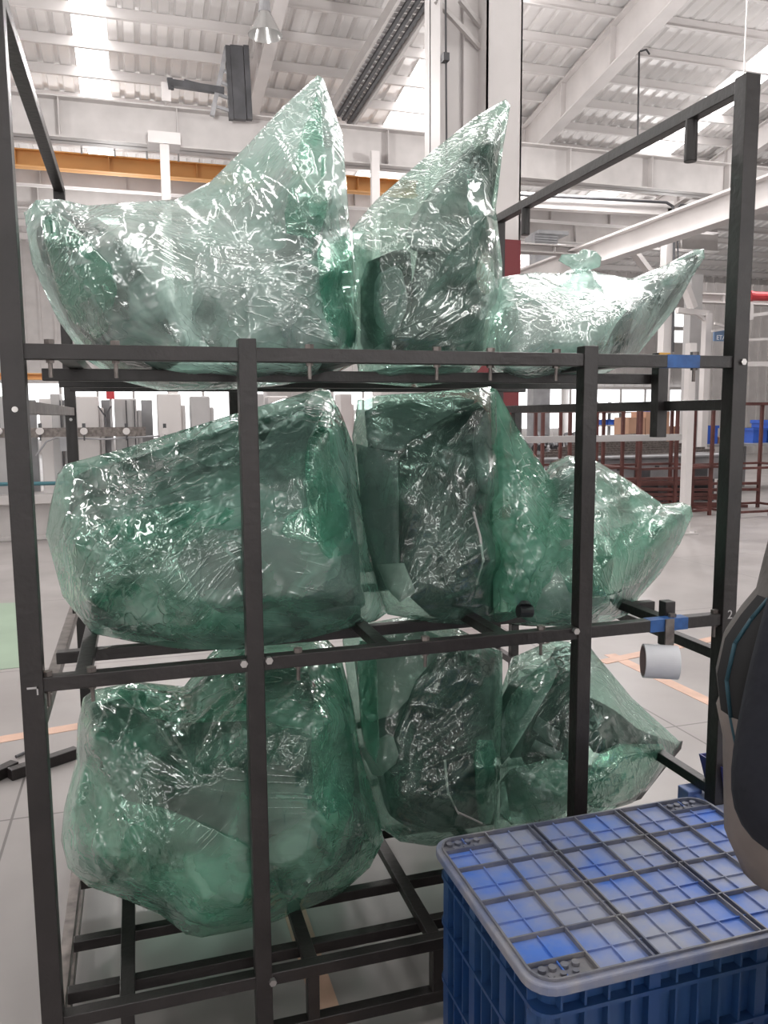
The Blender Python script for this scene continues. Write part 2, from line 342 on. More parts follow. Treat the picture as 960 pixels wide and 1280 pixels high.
s = MB(); s.tube([ap(557, 0, 6.95), ap(559, 330, 6.95)], .012); s.box(ap(555, 60, 6.9)[0], ap(562, 60, 6.9)[0], 6.9, 6.99, ap(557, 75, 6.9)[2], ap(557, 65, 6.9)[2])
s.build('conduit', M['darkgrey'], c)
s = MB(); s.bar(ap(545, 0, 7.1), ap(600, 60, 7.2), .05); s.bar(ap(575, 0, 7.1), ap(603, 35, 7.2), .05); s.build('bracket', M['white2'], c)

# overhead crane girder etc (left)
def hbeam(name, x0, y0, x1, Y, hpx, m, wd=.3, **k):
    a = ap(x0, y0, Y); b = ap(x1, y0, Y); sc_ = (Y-CAM[1])*1.05/F; h = hpx*sc_; z = a[2]
    mb = MB(); mb.box(a[0], b[0], Y-wd/2, Y+wd/2, z-.03, z); mb.box(a[0], b[0], Y-wd/2, Y+wd/2, z-h, z-h+.03); mb.box(a[0], b[0], Y-.02, Y+.02, z-h, z)
    k2 = a[0]+1
    while k2 < b[0]: mb.box(k2, k2+.02, Y-wd/2+.02, Y, z-h+.03, z-.03); k2 += 2.5
    o = mb.build(name, m); return tag(o, **k)
hbeam('crane_girder', 10, 117, 1400, 18, 42, M['white2'], .5, label='long pale grey overhead girder running behind the top row of wrapped parts', cat='girder')
hbeam('gantry_beam', -30, 183, 520, 24, 17, M['orange'], .4, label='long orange gantry beam beneath the grey girder at upper left', cat='gantry beam')
hbeam('roof_edge_beam', 5, 202, 900, 26, 22, M['white'], .4, label='pale horizontal beam directly below the orange gantry beam', cat='beam')
hbeam('roof_edge_beam', 5, 228, 900, 28, 26, M['white2'], .4, label='lowest grey horizontal beam under the orange gantry beam', cat='beam')
hbeam('low_orange_rail', -40, 466, 640, 22, 7, M['orange'], .3, label='thin orange rail near eye level, seen below the top shelf at left', cat='rail')
p = ap(228, 170, 23.6)
hr = MB(); A_ = ap(15, 176, 23.8); B_ = ap(250, 176, 23.8); hr.box(A_[0], B_[0], 23.78, 23.82, A_[2]+.12, A_[2]+.16)
k = A_[0]
while k < B_[0]: hr.box(k, k+.05, 23.78, 23.82, A_[2]-.2, A_[2]+.14); k += .9
tag(hr.build('walkway_handrail', M['lightgrey']), 'pale handrail running on top of the orange gantry beam', 'handrail')
for x, y0, yb_, lab in ((205, 176, 300, 'white post hanging under the grey girder at left'), (468, 190, 300, 'slim white post between the two tall wrapped peaks'), (207, 105, 128, 'short pale post rising from the top of the grey girder')):
    a = ap(x, y0, 17.6); b = ap(x, yb_ if yb_ < 200 else 515, 17.6); wd = .1
    s = MB(); s.box(a[0]-wd, a[0]+wd, 17.5, 17.6, min(a[2], b[2]) if yb_ < 200 else 0, a[2]); s.box(a[0]-.02, a[0]+.02, 17.6, 17.9, min(a[2], b[2]) if yb_ < 200 else 0, a[2])
    if y0 == 176: s.box(a[0]-.35, a[0]+.35, 17.45, 18.0, a[2]-.1, a[2]+.15)
    tag(s.build('support_post', M['white']), lab, 'post')
# dark crane mast and arm
t = empty('crane_mast', ap(298, 150, 17.5), label='dark lattice crane mast standing above the grey girder', cat='crane')
s = MB(); Y = 17.5
for xx, wd in ((287, .1), (298, .28), (310, .12)): s.bar(ap(xx-3, 58, Y), ap(xx+2, 150, Y), wd, .15)
s.build('mast', M['darkgrey'], t)
s = MB(); s.bar(ap(283, 60, Y), ap(265, 145, Y), .1)
for k in range(5): s.bar(ap(281-k*3.5, 72+k*15, Y), ap(292, 80+k*15, Y), .06)
s.build('brace', M['grey'], t)
s = MB(); s.bar(ap(213, 104, Y), ap(280, 114, Y), .14); s.bar(ap(212, 98, Y), ap(214, 112, Y), .12, .1); s.bar(ap(230, 102, Y), ap(262, 110, Y), .08); s.build('arm', M['darkgrey'], t)
# cable ladder (runs with the roof)
t = empty('cable_ladder', roofpt(480, 80, -1.4), label='dark lattice cable ladder hanging under the roof beside the big white column', cat='cable ladder')
def rp(x, y): return roofpt(x, y, -1.3)
L1 = (rp(500, -10), rp(415, 135)); L2 = (rp(548, -10), rp(440, 155))
L1 = (np.array(L1[0]), np.array(L1[1])); L2 = (np.array(L2[0]), np.array(L2[1]))
s = MB(); s.bar(L1[0], L1[1], .08, .3); s.bar(L2[0], L2[1], .08, .3); s.build('side_rail', M['white2'], t)
s = MB()
for k in range(26):
    u = k/25; s.bar(L1[0]*(1-u)+L1[1]*u, L2[0]*(1-u)+L2[1]*u, .12, .06)
s.build('rungs', M['lightgrey'], t)
s = MB()
for q in (.3, .55, .8): s.bar(L1[0]*(1-q)+L2[0]*q+np.array((0, 0, -.08)), L1[1]*(1-q)+L2[1]*q+np.array((0, 0, -.08)), .09, .06)
s.build('cables', M['darkgrey'], t)
# high bay lamp
lp = Vector(roofpt(331, 22, -2.6)); t = empty('bay_lamp', lp, label='round high bay lamp hanging near the top left rafter', cat='lamp')
s = MB(); s.cyl(lp+Vector((0, 0, .1)), lp+Vector((0, 0, -.35)), .12, .36, 20, False); s.build('reflector', M['lampglass'], t, smooth=True)
s = MB(); s.cyl(lp+Vector((0, 0, .1)), lp+Vector((0, 0, .45)), .13, .10, 14); s.cyl(lp+Vector((0, 0, .45)), lp+Vector((0, 0, 2.4)), .012); s.build('housing', M['grey'], t)
# hanging rod over top right
a = roofpt(799, 62, -.3); YH = a[1]; b = ap(797, 180, YH)
s = MB(); s.cyl(a, b, .025); s.tube([a, ap(801, 64, YH), ap(808, 62, YH), ap(812, 68, YH)], .025); s.box(b[0]-.08, b[0]+.08, YH-.05, YH+.05, b[2]-.06, b[2]+.03)
tag(s.build('hanging_rod', M['darkgrey']), 'thin dark drop rod hanging from the roof above the right shelf', 'rod')
# crane rail (depth direction) right
s = MB(); p1 = np.array(ap(962, 222, 9)); p2 = np.array([p1[0], 30, p1[2]]); s.bar(p1+np.array((0, -3, 0)), p2, .3, .04); s.bar(p1+np.array((0, -3, -.45)), p2+np.array((0, 0, -.45)), .3, .04); s.bar(p1+np.array((0, -3, -.22)), p2+np.array((0, 0, -.22)), .03, .45)
tag(s.build('crane_rail', M['white']), 'white overhead crane rail receding from the right edge toward the far wall', 'crane rail')
# pipe-like frame
t = empty('portal_frame', (ap(840, 515, 14)[0], 14, 0), label='white portal frame with cable conduit standing behind the right horn', cat='frame')
s = MB(); s.bar(ap(640, 250, 14), ap(838, 262, 14), .22, .3); s.bar(ap(836, 262, 14), (ap(836, 262, 14)[0], 14, 0), .2, .22); s.build('beam', M['white'], t)
s = MB(); s.tube([ap(640, 243, 13.8), ap(833, 253, 13.8), ap(841, 258, 13.8), ap(843, 268, 13.8), ap(841, 440, 13.8)], .03); s.tube([ap(848, 330, 13.8), ap(846, 262, 13.8), ap(850, 256, 13.8), ap(870, 256, 13.8)], .02); s.build('conduit', M['darkgrey'], t)
s = MB(); s.bar(ap(787, 308, 14), ap(815, 345, 14), .22, .1); s.build('brace', M['white'], t)
hbeam('cross_beam', 640, 304, 790, 15, 11, M['white2'], .3, label='pale horizontal beam behind the knotted bundle on the top shelf', cat='beam')
hbeam('cross_beam', 860, 366, 1100, 16, 13, M['white'], .3, label='white horizontal beam passing behind the right rack post at eye height', cat='beam')
hbeam('cross_beam', 560, 283, 1200, 33, 6, M['white2'], .3, label='thin far beam across the grey wall panels at upper right', cat='beam')
# ventilator box
s = MB(); a = ap(668, 292, 20); b = ap(697, 306, 20); s.box(a[0], b[0], 20, 20.6, b[2], a[2]); s.box(a[0]+.1, b[0]+.3, 19.9, 20.6, a[2], a[2]+.1)
for k in range(4): s.box(a[0]+.02, b[0]-.02, 19.95, 20, b[2]+.05+k*.07, b[2]+.08+k*.07)
s.box(a[0]+.1, b[0]-.1, 20.1, 20.5, 0, b[2]); tag(s.build('duct_unit', M['grey']), 'small grey ventilation unit above the right side bundle in the distance', 'vent')
# mid white leg + diagonal at right, bright fixtures
s = MB(); s.bar(ap(846, 388, 11), ap(884, 392, 11), .1); a = ap(884, 392, 11); s.bar(a, (a[0], 11, 0), .13); s.bar(ap(862, 385, 11), ap(884, 402, 11), .06)
s.bar(ap(850, 340, 11), ap(866, 385, 11), .18, .1); tag(s.build('jib_post', M['white']), 'white post with thin diagonal stay, left of the blue sign', 'post')
a = ap(866, 395, 11.5); s = MB(); s.bar((a[0], 11.5, 0), (a[0], 11.5, 4.2), .26, .2); tag(s.build('support_post', M['lightgrey']), 'pale grey column behind the yellow label, right of the bright windows', 'post')
for (x0, y0, x1, y1, lab) in ((843, 388, 860, 408, 'upper bright square light panel beside the right horn'), (843, 413, 860, 428, 'lower bright square light panel above the yellow label')):
    a = ap(x0, y0, 20); b = ap(x1, y1, 20); s = MB(); s.box(a[0], b[0], 20, 20.1, b[2], a[2]); o = s.build('window_%d' % n, M['win']); tag(o, kind='structure'); n += 1
# blue sign
t = empty('hanging_sign', ap(912, 424, 10.5), label='blue sign with white capital letters hanging left of the right rack post', cat='sign')
a = ap(893, 414, 10.5); b = ap(925, 427, 10.5)
s = MB(); s.box(a[0], b[0]+.1, 10.5, 10.53, b[2], a[2]+.02); s.build('board', M['sign'], t)
s = MB(); s.bar(ap(890, 414, 10.45), ap(925, 408, 10.45), .04); s.bar(ap(893, 404, 10.45), ap(918, 412, 10.45), .04); s.bar(ap(916, 410, 10.45), (ap(916, 410, 10.45)[0], 10.45, rz(10.45)-.2), .02); s.build('hanger', M['white'], t)
def text(body, loc, size, m, parent, rot=(math.pi/2, 0, 0), name='lettering', ext=.002):
    cu = bpy.data.curves.new(name, 'FONT'); cu.body = body; cu.size = size; cu.extrude = ext
    o = bpy.data.objects.new(name, cu); COL.objects.link(o); o.location = loc; o.rotation_euler = rot; cu.materials.append(m)
    dg = bpy.context.evaluated_depsgraph_get(); me = bpy.data.meshes.new_from_object(o.evaluated_get(dg)); bpy.data.objects.remove(o)
    me.transform(Matrix.Translation(Vector(loc)) @ Matrix.Rotation(rot[2], 4, 'Z') @ Matrix.Rotation(rot[0], 4, 'X'))
    return link(name, me, m, parent)
q = ap(895.5, 424.5, 10.48); text('ETAIL N', q, .115, M['signw'], t)
# red pipe right
s = MB(); s.cyl(ap(938, 370, 15), ap(1010, 372, 15), .11, n=14); s.cyl(ap(936, 370, 15), ap(940, 370, 15), .13, n=14)
tag(s.build('red_pipe', M['bright_red']), 'thick red pipe end right of the right rack post', 'pipe')
s = MB(); s.bar(ap(930, 425, 15), ap(1010, 422, 15), .06); s.bar(ap(934, 395, 15), ap(1010, 385, 15), .08); s.bar(ap(936, 380, 15), ap(936, 400, 15), .2, .1); s.bar(ap(930, 455, 15), ap(1010, 455, 15), .12)
tag(s.build('wall_pipes', M['white']), 'thin white pipes on the corrugated wall below the red pipe', 'pipe')

# ---------------------------------------------------------------- left machine
YM = 9.3
t = empty('panel_machine', (-2, YM, 0), label='long white machine with upright panels and a gauge rail, left behind the rack', cat='machine')
x0 = ap(-60, 600, YM)[0]; x1 = ap(480, 600, YM)[0]
zt_ = ap(60, 620, YM)[2]
s = MB(); s.box(x0, x1, YM+.2, YM+1.2, .04, zt_-.1); s.box(x0, x1, YM, YM+1.2, zt_-.1, zt_+.02); s.box(x0, x1, YM+.1, YM+1.1, 0, .06); s.build('base', M['white2'], t, bevel=.01)
tops = [(-50, -22), (-12, 18), (48, 64), (62, 75), (88, 122), (142, 170), (196, 226), (238, 262), (290, 305), (318, 330), (335, 360), (372, 396), (425, 440)]
for i, (a_, b_) in enumerate(tops):
    A = ap(a_, 492+(i % 3)*3, YM+.25); B = ap(b_, 492, YM+.25); s = MB(); s.box(A[0], B[0], YM+.25, YM+.6, zt_, A[2]); s.box(B[0], B[0]+.06, YM+.35, YM+.6, zt_, A[2]-.15)
    s.build('panel', M['white'] if i % 2 == 0 else M['lightgrey'], t, bevel=.02)
s = MB()
for (a_, b_) in ((30, 44), (78, 86), (126, 138), (176, 190)):
    A = ap(a_, 500, YM+.5); B = ap(b_, 500, YM+.5); s.box(A[0], B[0], YM+.5, YM+.6, zt_, A[2])
s.build('channel', M['grey'], t)
s = MB(); A = ap(-60, 536, YM); B = ap(182, 536, YM); C_ = ap(182, 545, YM); s.box(A[0], B[0], YM-.02, YM+.06, C_[2], A[2]); s.build('gauge_rail', M['steel'], t)
for xx in (-2, 50, 105, 158, 206):
    P = ap(xx, 539, YM-.04); g = MB(); g.cyl((P[0], YM-.02, P[2]), (P[0], YM-.1, P[2]), .045, n=16); o = g.build('gauge', M['white'], t)
    g = MB(); g.cyl((P[0], YM-.05, P[2]-.04), (P[0], YM-.05, P[2]-.12), .01); g.box(P[0]-.02, P[0]+.02, YM-.05, YM, P[2]+.04, P[2]+.1); g.build('valve', M['darkgrey'], t)
s = MB(); s.tube([ap(-40, 606, YM-.03), ap(72, 604, YM-.03), ap(200, 600, YM-.03)], .025); s.build('hose', M['tealhose'], t)
s = MB(); s.tube([ap(200, 545, YM-.03), ap(130, 549, YM-.03), ap(70, 547, YM-.03), ap(58, 552, YM-.03), ap(45, 570, YM-.03)], .012); s.build('cable', M['grey'], t)
s = MB(); P = ap(80, 552, YM-.02); s.box(P[0]-.05, P[0]+.05, YM-.08, YM, P[2]-.12, P[2]+.05); s.build('switch_box', M['grey'], t)
s = MB(); P = ap(132, 532, YM-.02); s.bar(P, P+np.array((0, 0, .12)), .02); s.bar(P+np.array((0, 0, .12)), P+np.array((-.08, 0, .25)), .02); s.bar(P+np.array((0, 0, .12)), P+np.array((.08, 0, .25)), .02); s.build('fork_bracket', M['darkgrey'], t)
s = MB()
for xx in (12, 78, 160, 170): A = ap(xx, 560, YM+.2); s.bar((A[0], YM+.22, zt_), (A[0], YM+.22, ap(xx, 500, YM)[2]), .015)
s.build('rods', M['darkgrey'], t)
for xx, lab in ((138, 'small red box on a thin post above the white machine'), (1e9, '')):
    if xx > 1e8: break
    A = ap(xx, 494, 9.4); g = MB(); g.box(A[0]-.05, A[0]+.05, 9.35, 9.45, A[2]-.05, A[2]+.05); e_ = empty('signal_box', (A[0], 9.4, zt_), label=lab, cat='box'); g.build('box', M['bright_red'], e_); MB().bar(A+np.array((0, 0, -.05)), (A[0], 9.4, zt_), .03).build('post', M['lightgrey'], e_)
for xx, mm, lab in ((400, 'cardboard', 'left small carton seen between the rows of wrapped parts'), (415, 'cardboard', 'right small carton seen between the rows of wrapped parts')):
    pass

# ---------------------------------------------------------------- right background
# storage shelf with bins
t = empty('bin_shelf', ap(760, 560, 16)*np.array((1, 1, 0)), label='pale shelf unit holding small blue bins in front of bright windows', cat='shelf')
s = MB()
za, zb = ap(760, 550, 16)[2], ap(760, 505, 16)[2]
for xx in (746, 762, 776, 800, 826): A = ap(xx, 505, 16); s.bar((A[0], 16, 0), (A[0], 16, A[2]+.05), .06)
s.build('upright', M['lightgrey'], t)
s = MB()
for yy in (515, 531, 547):
    A = ap(744, yy, 16); B = ap(828, yy, 16); s.box(A[0], B[0], 15.8, 16.3, A[2]-.04, A[2])
s.build('shelf_board', M['lightgrey'], t)
bb = None
def bin_(x0, y0, x1, Y, h, m, lab, name='storage_bin', cat='bin', group=None, z=None, dp=.35):
    A = ap(x0, y0, Y); B = ap(x1, y0, Y); z0 = A[2] if z is None else z
    mb = MB(); x0_, x1_ = A[0], B[0]
    mb.box(x0_, x1_, Y-dp/2, Y+dp/2, z0, z0+h)
    if name == 'storage_bin': mb.box(x0_-.02, x1_+.02, Y-dp/2-.02, Y+dp/2+.02, z0+h*.85, z0+h)
    else: mb.box(x0_+(x1_-x0_)*.47, x0_+(x1_-x0_)*.53, Y-dp/2-.005, Y+dp/2, z0, z0+h+.003)
    o = mb.build(name, M[m], None); return tag(o, lab, cat, group)
for (x0, x1, yy, lab) in ((746, 753, 515, 'left blue bin on the upper board of the pale shelf'), (754, 761, 515, 'second blue bin on the upper board of the pale shelf'), (765, 776, 515, 'wide blue bin on the upper board of the pale shelf'),
                          (746, 754, 531, 'left blue bin on the middle board of the pale shelf'), (755, 762, 531, 'second blue bin on the middle board of the pale shelf'), (763, 774, 531, 'wide blue bin on the middle board of the pale shelf'), (806, 822, 515, 'long blue bin at the right end of the upper board')):
    bin_(x0, yy, x1, 16, .13, 'bluebin', lab, group=None, z=ap(760, yy, 16)[2]+.002)
# cartons and bins on a bench
zb_ = ap(800, 556, 12)[2]
s = MB(); A = ap(690, 556, 12); B = ap(1000, 556, 12); s.box(A[0], B[0], 11.5, 12.6, zb_-.05, zb_)
k = A[0]+.1
while k < B[0]: s.box(k, k+.06, 11.55, 11.61, 0, zb_-.05); s.box(k, k+.06, 12.5, 12.56, 0, zb_-.05); k += 1.6
tag(s.build('work_bench', M['grey']), 'long grey bench carrying cartons and blue bins behind the machine beds', 'bench')
for (x0, x1, ytop, m_, lab) in ((776, 796, 522, 'cardboard', 'left brown carton on the long bench'), (797, 826, 515, 'cardboard', 'tallest brown carton on the long bench, beside the white post'),
                                (840, 853, 533, 'cardboard', 'small brown carton just left of the white post'), (868, 886, 532, 'bluebin', 'blue bin just right of the white post'), (888, 903, 546, 'cardboard', 'low brown carton left of the right rack post'), (889, 903, 534, 'bluebin', '')):
    if not lab: continue
    h = ap(x0, ytop, 12)[2]-zb_
    bin_(x0, 556, x1, 12, h, m_, lab, 'carton' if m_ == 'cardboard' else 'storage_bin', 'carton' if m_ == 'cardboard' else 'bin', z=zb_+.001, dp=.5)
for (x0, x1, y0, y1, lab) in ((930, 947, 556, 535, 'blue bin on the bench right of the right rack post'), (949, 975, 556, 525, 'tall blue bin at the right edge of the photo')):
    bin_(x0, y0, x1, 12, ap(x0, y1, 12)[2]-zb_, 'bluebin', lab, z=zb_+.001, dp=.5)
s = MB()
for k in range(16):
    rx = 666+k*5.2+random.uniform(-2, 2); A = ap(rx, 550, 11.8); s.cyl((A[0], 11.8+random.uniform(-.2, .2), zb_), (A[0]+random.uniform(-.05, .1), 11.9, zb_+random.uniform(.08, .3)), random.uniform(.04, .12), n=8)
tag(s.build('fittings_heap', M['darkgrey']), 'heap of dark metal fittings on the bench behind the top right bars', 'metal parts', kind='stuff')
# machine bed: long grey body
YB = 10.2
t = empty('machine_bed', (ap(780, 600, YB)[0], YB, 0), label='long low grey machine bed with dark openings behind the brown frames', cat='machine')
A = ap(690, 576, YB); B = ap(906, 576, YB); zt2 = A[2]; zb2 = ap(800, 602, YB)[2]
s = MB(); s.box(A[0], B[0], YB, YB+1.0, zb2, zt2); s.box(A[0]-.2, B[0], YB-.1, YB+1.1, zt2, zt2+.05); s.build('bed', M['grey'], t, bevel=.02)
s = MB()
for xx in (752, 800, 872): P = ap(xx, 590, YB); s.box(P[0]-.12, P[0]+.2, YB-.012, YB+.1, zb2, zb2+.2); s.box(P[0]+.3, P[0]+.38, YB-.012, YB+.1, zb2+.2, zb2+.27)
s.build('opening', M['darkgrey'], t)
for k in range(7): P = ap(700+k*32, 576, YB); MB().box(P[0], P[0]+.12, YB+.1, YB+.9, 0, zb2).build('leg', M['darkgrey'], t)
s = MB()
for k in range(9): q = zt2+.08+k*.035; s.bar((A[0]-.3+k*.2, YB+.1+k*.08, q), (B[0]-k*.15, YB+.3+k*.08, q+.02), .05)
s.build('guide_bars', M['steel'], t)
# flat dark stock stacked low
s = MB()
for k in range(14):
    yy = 600+k*3.2; P = ap(700+random.uniform(-6, 10), yy, 9.4); Q = ap(900+random.uniform(-25, 60), yy+random.uniform(-3, 4), 9.2); s.bar(P, Q, .05, .045)
s.bar(ap(700, 600, 9.45), (ap(700, 600, 9.45)[0], 9.45, 0), .06); s.bar(ap(900, 600, 9.45), (ap(900, 600, 9.45)[0], 9.45, 0), .06)
tag(s.build('bar_stock', M['oxide']), 'low stack of dark red steel bars lying before the machine bed', 'steel bars', kind='stuff')
# pale pipe rail
s = MB(); a = ap(600, 550, 8.2); b = ap(856, 545, 8.2); b[2] = a[2] = ap(700, 549, 8.2)[2]; s.bar(a, b, .09); s.bar((a[0], 8.2, 0), (a[0], 8.2, a[2]), .08); tag(s.build('pale_rail', M['lightgrey']), 'pale horizontal rail ending at the white square post', 'rail')
# white square post
t = empty('square_post', (at(858, 665, Z=0)[0], at(858, 665, Z=0)[1], 0), label='white square post standing on the floor left of the right rack post', cat='post')
P = at(855, 667, Z=0); s = MB(); s.bar((P[0], P[1], 0), (P[0], P[1], ap(862, 488, P[1])[2]+.6), .10); s.build('post', M['white'], t)
s = MB(); s.box(P[0]-.13, P[0]+.13, P[1]-.13, P[1]+.13, 0, .02)
for u in (-.1, .1): s.cyl((P[0]+u, P[1]-.1, .02), (P[0]+u, P[1]-.1, .05), .015)
s.build('foot_plate', M['white2'], t)
# red-brown open frame racks
def oxide_rack(X0, X1, Y0, Y1, z1, lab, mids=1, zlow=.08):
    t = empty('open_frame_rack', (X0, Y0, 0), label=lab, cat='rack')
    for xx in [X0+(X1-X0)*i/(mids+1) for i in range(mids+2)]:
        for yy in (Y0, Y1):
            s = MB(); s.bar((xx, yy, 0), (xx, yy, z1), .045); s.build('post', M['oxide'], t)
    s = MB()
    for z in (zlow, .75, z1):
        for yy in (Y0, Y1): s.bar((X0, yy, z), (X1, yy, z), .035)
        for xx in (X0, X1): s.bar((xx, Y0, z), (xx, Y1, z), .035)
    s.build('rails', M['oxide'], t)
def gx(x, Y): return ap(x, 560, Y)[0]
oxide_rack(gx(678, 9), gx(778, 9), 9, 10.1, 1.62, 'brown open frame rack farthest left, behind the right wrapped parts', 2)
oxide_rack(gx(800, 8.6), gx(890, 8.6), 8.6, 9.6, 1.70, 'brown open frame rack behind the white square post', 1)
oxide_rack(gx(922, 8.2), gx(1010, 8.2), 8.2, 9.2, 1.72, 'brown open frame rack beyond the right rack post at photo edge', 1)
# ================================================================ BLACK RACK
W, Z0, Z1, Z2, ZT, D, MX1, MX2 = 1.7914, .2176, 1.0117, 1.7181, 2.4304, 1.50, .4773, 1.3385
rack = empty('steel_rack', (0, 0, 0), label='tall black square-tube rack holding nine wrapped parts on three levels', cat='rack')
def part(name, mb, m='black', label=None, bevel=.002): return tag(mb.build(name, M[m], rack, bevel=bevel), label)
for (x, y, z, wd) in ((0, 0, 2.62, .045), (W, 0, ZT+.02, .045), (MX1, 0, Z2+.035, .04), (MX2, 0, Z2+.035, .04),
                      (0, D, ZT, .04), (W, D, ZT, .04), (.62, D, Z2, .035), (W+.02, D-.15, Z2-.12, .035)):
    part('post', MB().bar((x, y, 0), (x, y, z), wd))
for y in (0, D):
    for z in (Z0, Z1, Z2, .07):
        s = MB(); segs = [(.0225, W-.0225)]
        s.bar((.02, y, z), (W-.02, y, z), .032, .032); part('rail', s)
# side rails
for x in (0, W):
    for z in (1.605, Z1-.11, .5 if x else .16, .07):
        part('side_rail', MB().bar((x, .02, z), (x, D-.02, z), .03, .03), 'black' if x else 'steel')
part('top_rail', MB().bar((0, 0, ZT), (0, D, ZT), .035, .035)); part('top_rail', MB().bar((W, 0, ZT), (W, D, ZT), .035, .035))
part('socket_tube', MB().cyl((W, .22, ZT), (W, .22, ZT-.13), .018, n=14)); part('socket_tube', MB().cyl((W, 1.25, ZT), (W, 1.25, ZT-.12), .018, n=14))
P = ap(850, 480, .35)
part('socket_tube', MB().bar((W-.02, .30, 1.60-.09), (W-.02, .30, 1.765), .036), label='stub tube with a yellow label on its top end')
part('warning_label', MB().box(W-.04, W-.0, .278, .2825, 1.742, 1.765), 'yellow')
# shelf cross carriers (Y direction) and length bars
for z, xs, ys in ((Z2, (.10, .72, 1.45), (.34, .80, 1.2)), (Z1, (.10, .80, 1.12, 1.62), (.30, .85, 1.2)), (Z0, (.16, .60, .93, 1.2, 1.66), (.12, .32, .62, 1.0, 1.3))):
    for x in xs: part('carrier', MB().bar((x, .016, z-.002), (x, D-.016, z-.002), .035, .026))
    for y in ys: part('length_bar', MB().bar((.02, y, z-.03), (W-.02, y, z-.03), .03, .03))
for x in (.60, .16, .93): part('short_post', MB().bar((x, .0, .07), (x, .0, Z0), .03))
# bolts
for z, xs in ((Z2, (.07, .20, .62, .93, 1.07, 1.25, 1.66)), (Z1, (.03, .12, .58, .90, 1.22, 1.62, 1.76))):
    for x in xs:
        s = MB(); s.cyl((x, 0, z+.016), (x, 0, z+.026), .011, n=6); s.cyl((x, 0, z+.02), (x, 0, z-.052), .0045, n=8); s.cyl((x, 0, z-.016), (x, 0, z-.022), .009, n=6)
        part('bolt', s, 'steel', bevel=0)
for x, z in ((MX1-.028, Z1+.008), (MX1+.03, Z1+.01), (MX2-.03, Z1+.01), (W+.004, Z2), (.01, Z0-.06), (MX1+.02, Z0)):
    part('nut', MB().cyl((x, -.018, z), (x, -.030, z), .009, n=6), 'bolt', bevel=0)
for x, y, z in ((0, -.023, 1.60), (0, D-.0205, 1.575)): part('hole_plug', MB().cyl((x, y, z), (x, y-.002, z), .006, n=14), 'paper', bevel=0)
for (x0, x1, z) in ((1.565, 1.665, Z2), (1.54, 1.66, Z1)):
    part('blue_paint_mark', MB().box(x0, x1, -.0168, .0168, z-.0166, z+.0166), 'tapeblue', 'faded blue paint mark', 0)
text('2', (W-.008, -.0232, 1.015), .035, M['lightgrey'], rack, name='chalk_number', ext=.0004)
s = MB(); s.box(-.01, .012, -.0235, -.022, Z1-.004, Z1); s.box(.009, .012, -.0235, -.022, Z1-.018, Z1); part('chalk_mark', s, 'lightgrey', bevel=0)
# tape hanger + roll
hx, hy = 1.604, 0.0
part('hanger_tube', MB().bar((1.625, .03, Z1-.07), (1.625, .03, Z1+.055), .032), 'black')
part('hanger_strap', MB().box(1.585, 1.612, -.022, -.017, Z1-.10, Z1+.017), 'steel', bevel=0)
tp = ap(825, 827, -.02); rl = empty('tape_roll', tuple(tp), label='roll of clear packing tape hanging from the middle rail near the right post', cat='tape roll')
ax = Vector((1, -.45, -.03)).normalized()
R1, R0, hw = .045, .041, .046
def ringmesh(r0, r1, hw, n=48):
    m = MB(); up = Vector((0, 0, 1)); a = ax.cross(up).normalized(); b = a.cross(ax); c = Vector(tp)
    v = [c+s_*hw*ax+r*(math.cos(t)*a+math.sin(t)*b) for s_, r in ((-1, r0), (-1, r1), (1, r1), (1, r0)) for t in [2*math.pi*k/n for k in range(n)]]
    m.add(v, [(i*n+k, i*n+(k+1) % n, ((i+1) % 4)*n+(k+1) % n, ((i+1) % 4)*n+k) for i in range(4) for k in range(n)]); return m
ringmesh(.041, .046, .045).build('tape', M['tapebody'], rl); ringmesh(.037, .041, .046).build('core', M['core'], rl)
for o in rl.children: pass

# ================================================================ WRAPPED PARTS
def resample(poly, sp):
    out = []
    for i in range(len(poly)):
        a = np.array(poly[i], float); b = np.array(poly[(i+1) % len(poly)], float); n = max(1, int(round(np.linalg.norm(b[:2]-a[:2])/sp)))
        for k in range(n): out.append(a+(b-a)*k/n)
    return np.array(out)
def smooth_poly(poly, it=1):
    p = np.array(poly, float)
    for _ in range(it):
        q = np.empty((len(p)*2, p.shape[1])); nx = np.roll(p, -1, 0); q[0::2] = .82*p+.18*nx; q[1::2] = .18*p+.82*nx; p = q
    return p
def inside(P, poly):
    x, y = P[:, 0], P[:, 1]; c = np.zeros(len(P), bool); n = len(poly)
    for i in range(n):
        x1, y1 = poly[i][:2]; x2, y2 = poly[(i+1) % n][:2]
        if y1 == y2: continue
        m = ((y1 > y) != (y2 > y)) & (x < (x2-x1)*(y-y1)/(y2-y1)+x1); c ^= m
    return c
def edist(P, poly):
    d = np.full(len(P), 1e9); n = len(poly)
    for i in range(n):
        a = poly[i][:2]; b = poly[(i+1) % n][:2]; ab = b-a; t = np.clip(((P-a)@ab)/max(ab@ab, 1e-9), 0, 1); d = np.minimum(d, np.linalg.norm(P-(a+t[:, None]*ab), axis=1))
    return d
def rbf(C, V, P):
    C = np.asarray(C, float); n = len(C)
    K = np.linalg.norm(C[:, None]-C[None], axis=2)/100; A = np.zeros((n+3, n+3)); A[:n, :n] = K+np.eye(n)*-1e-4; A[:n, n] = 1; A[:n, n+1:] = C/500; A[n, :n] = 1; A[n+1:, :n] = C.T/500
    s = np.linalg.solve(A, np.concatenate([V, np.zeros(3)]))
    return (np.linalg.norm(P[:, None]-C[None], axis=2)/100)@s[:n]+s[n]+(P/500)@s[n+1:]
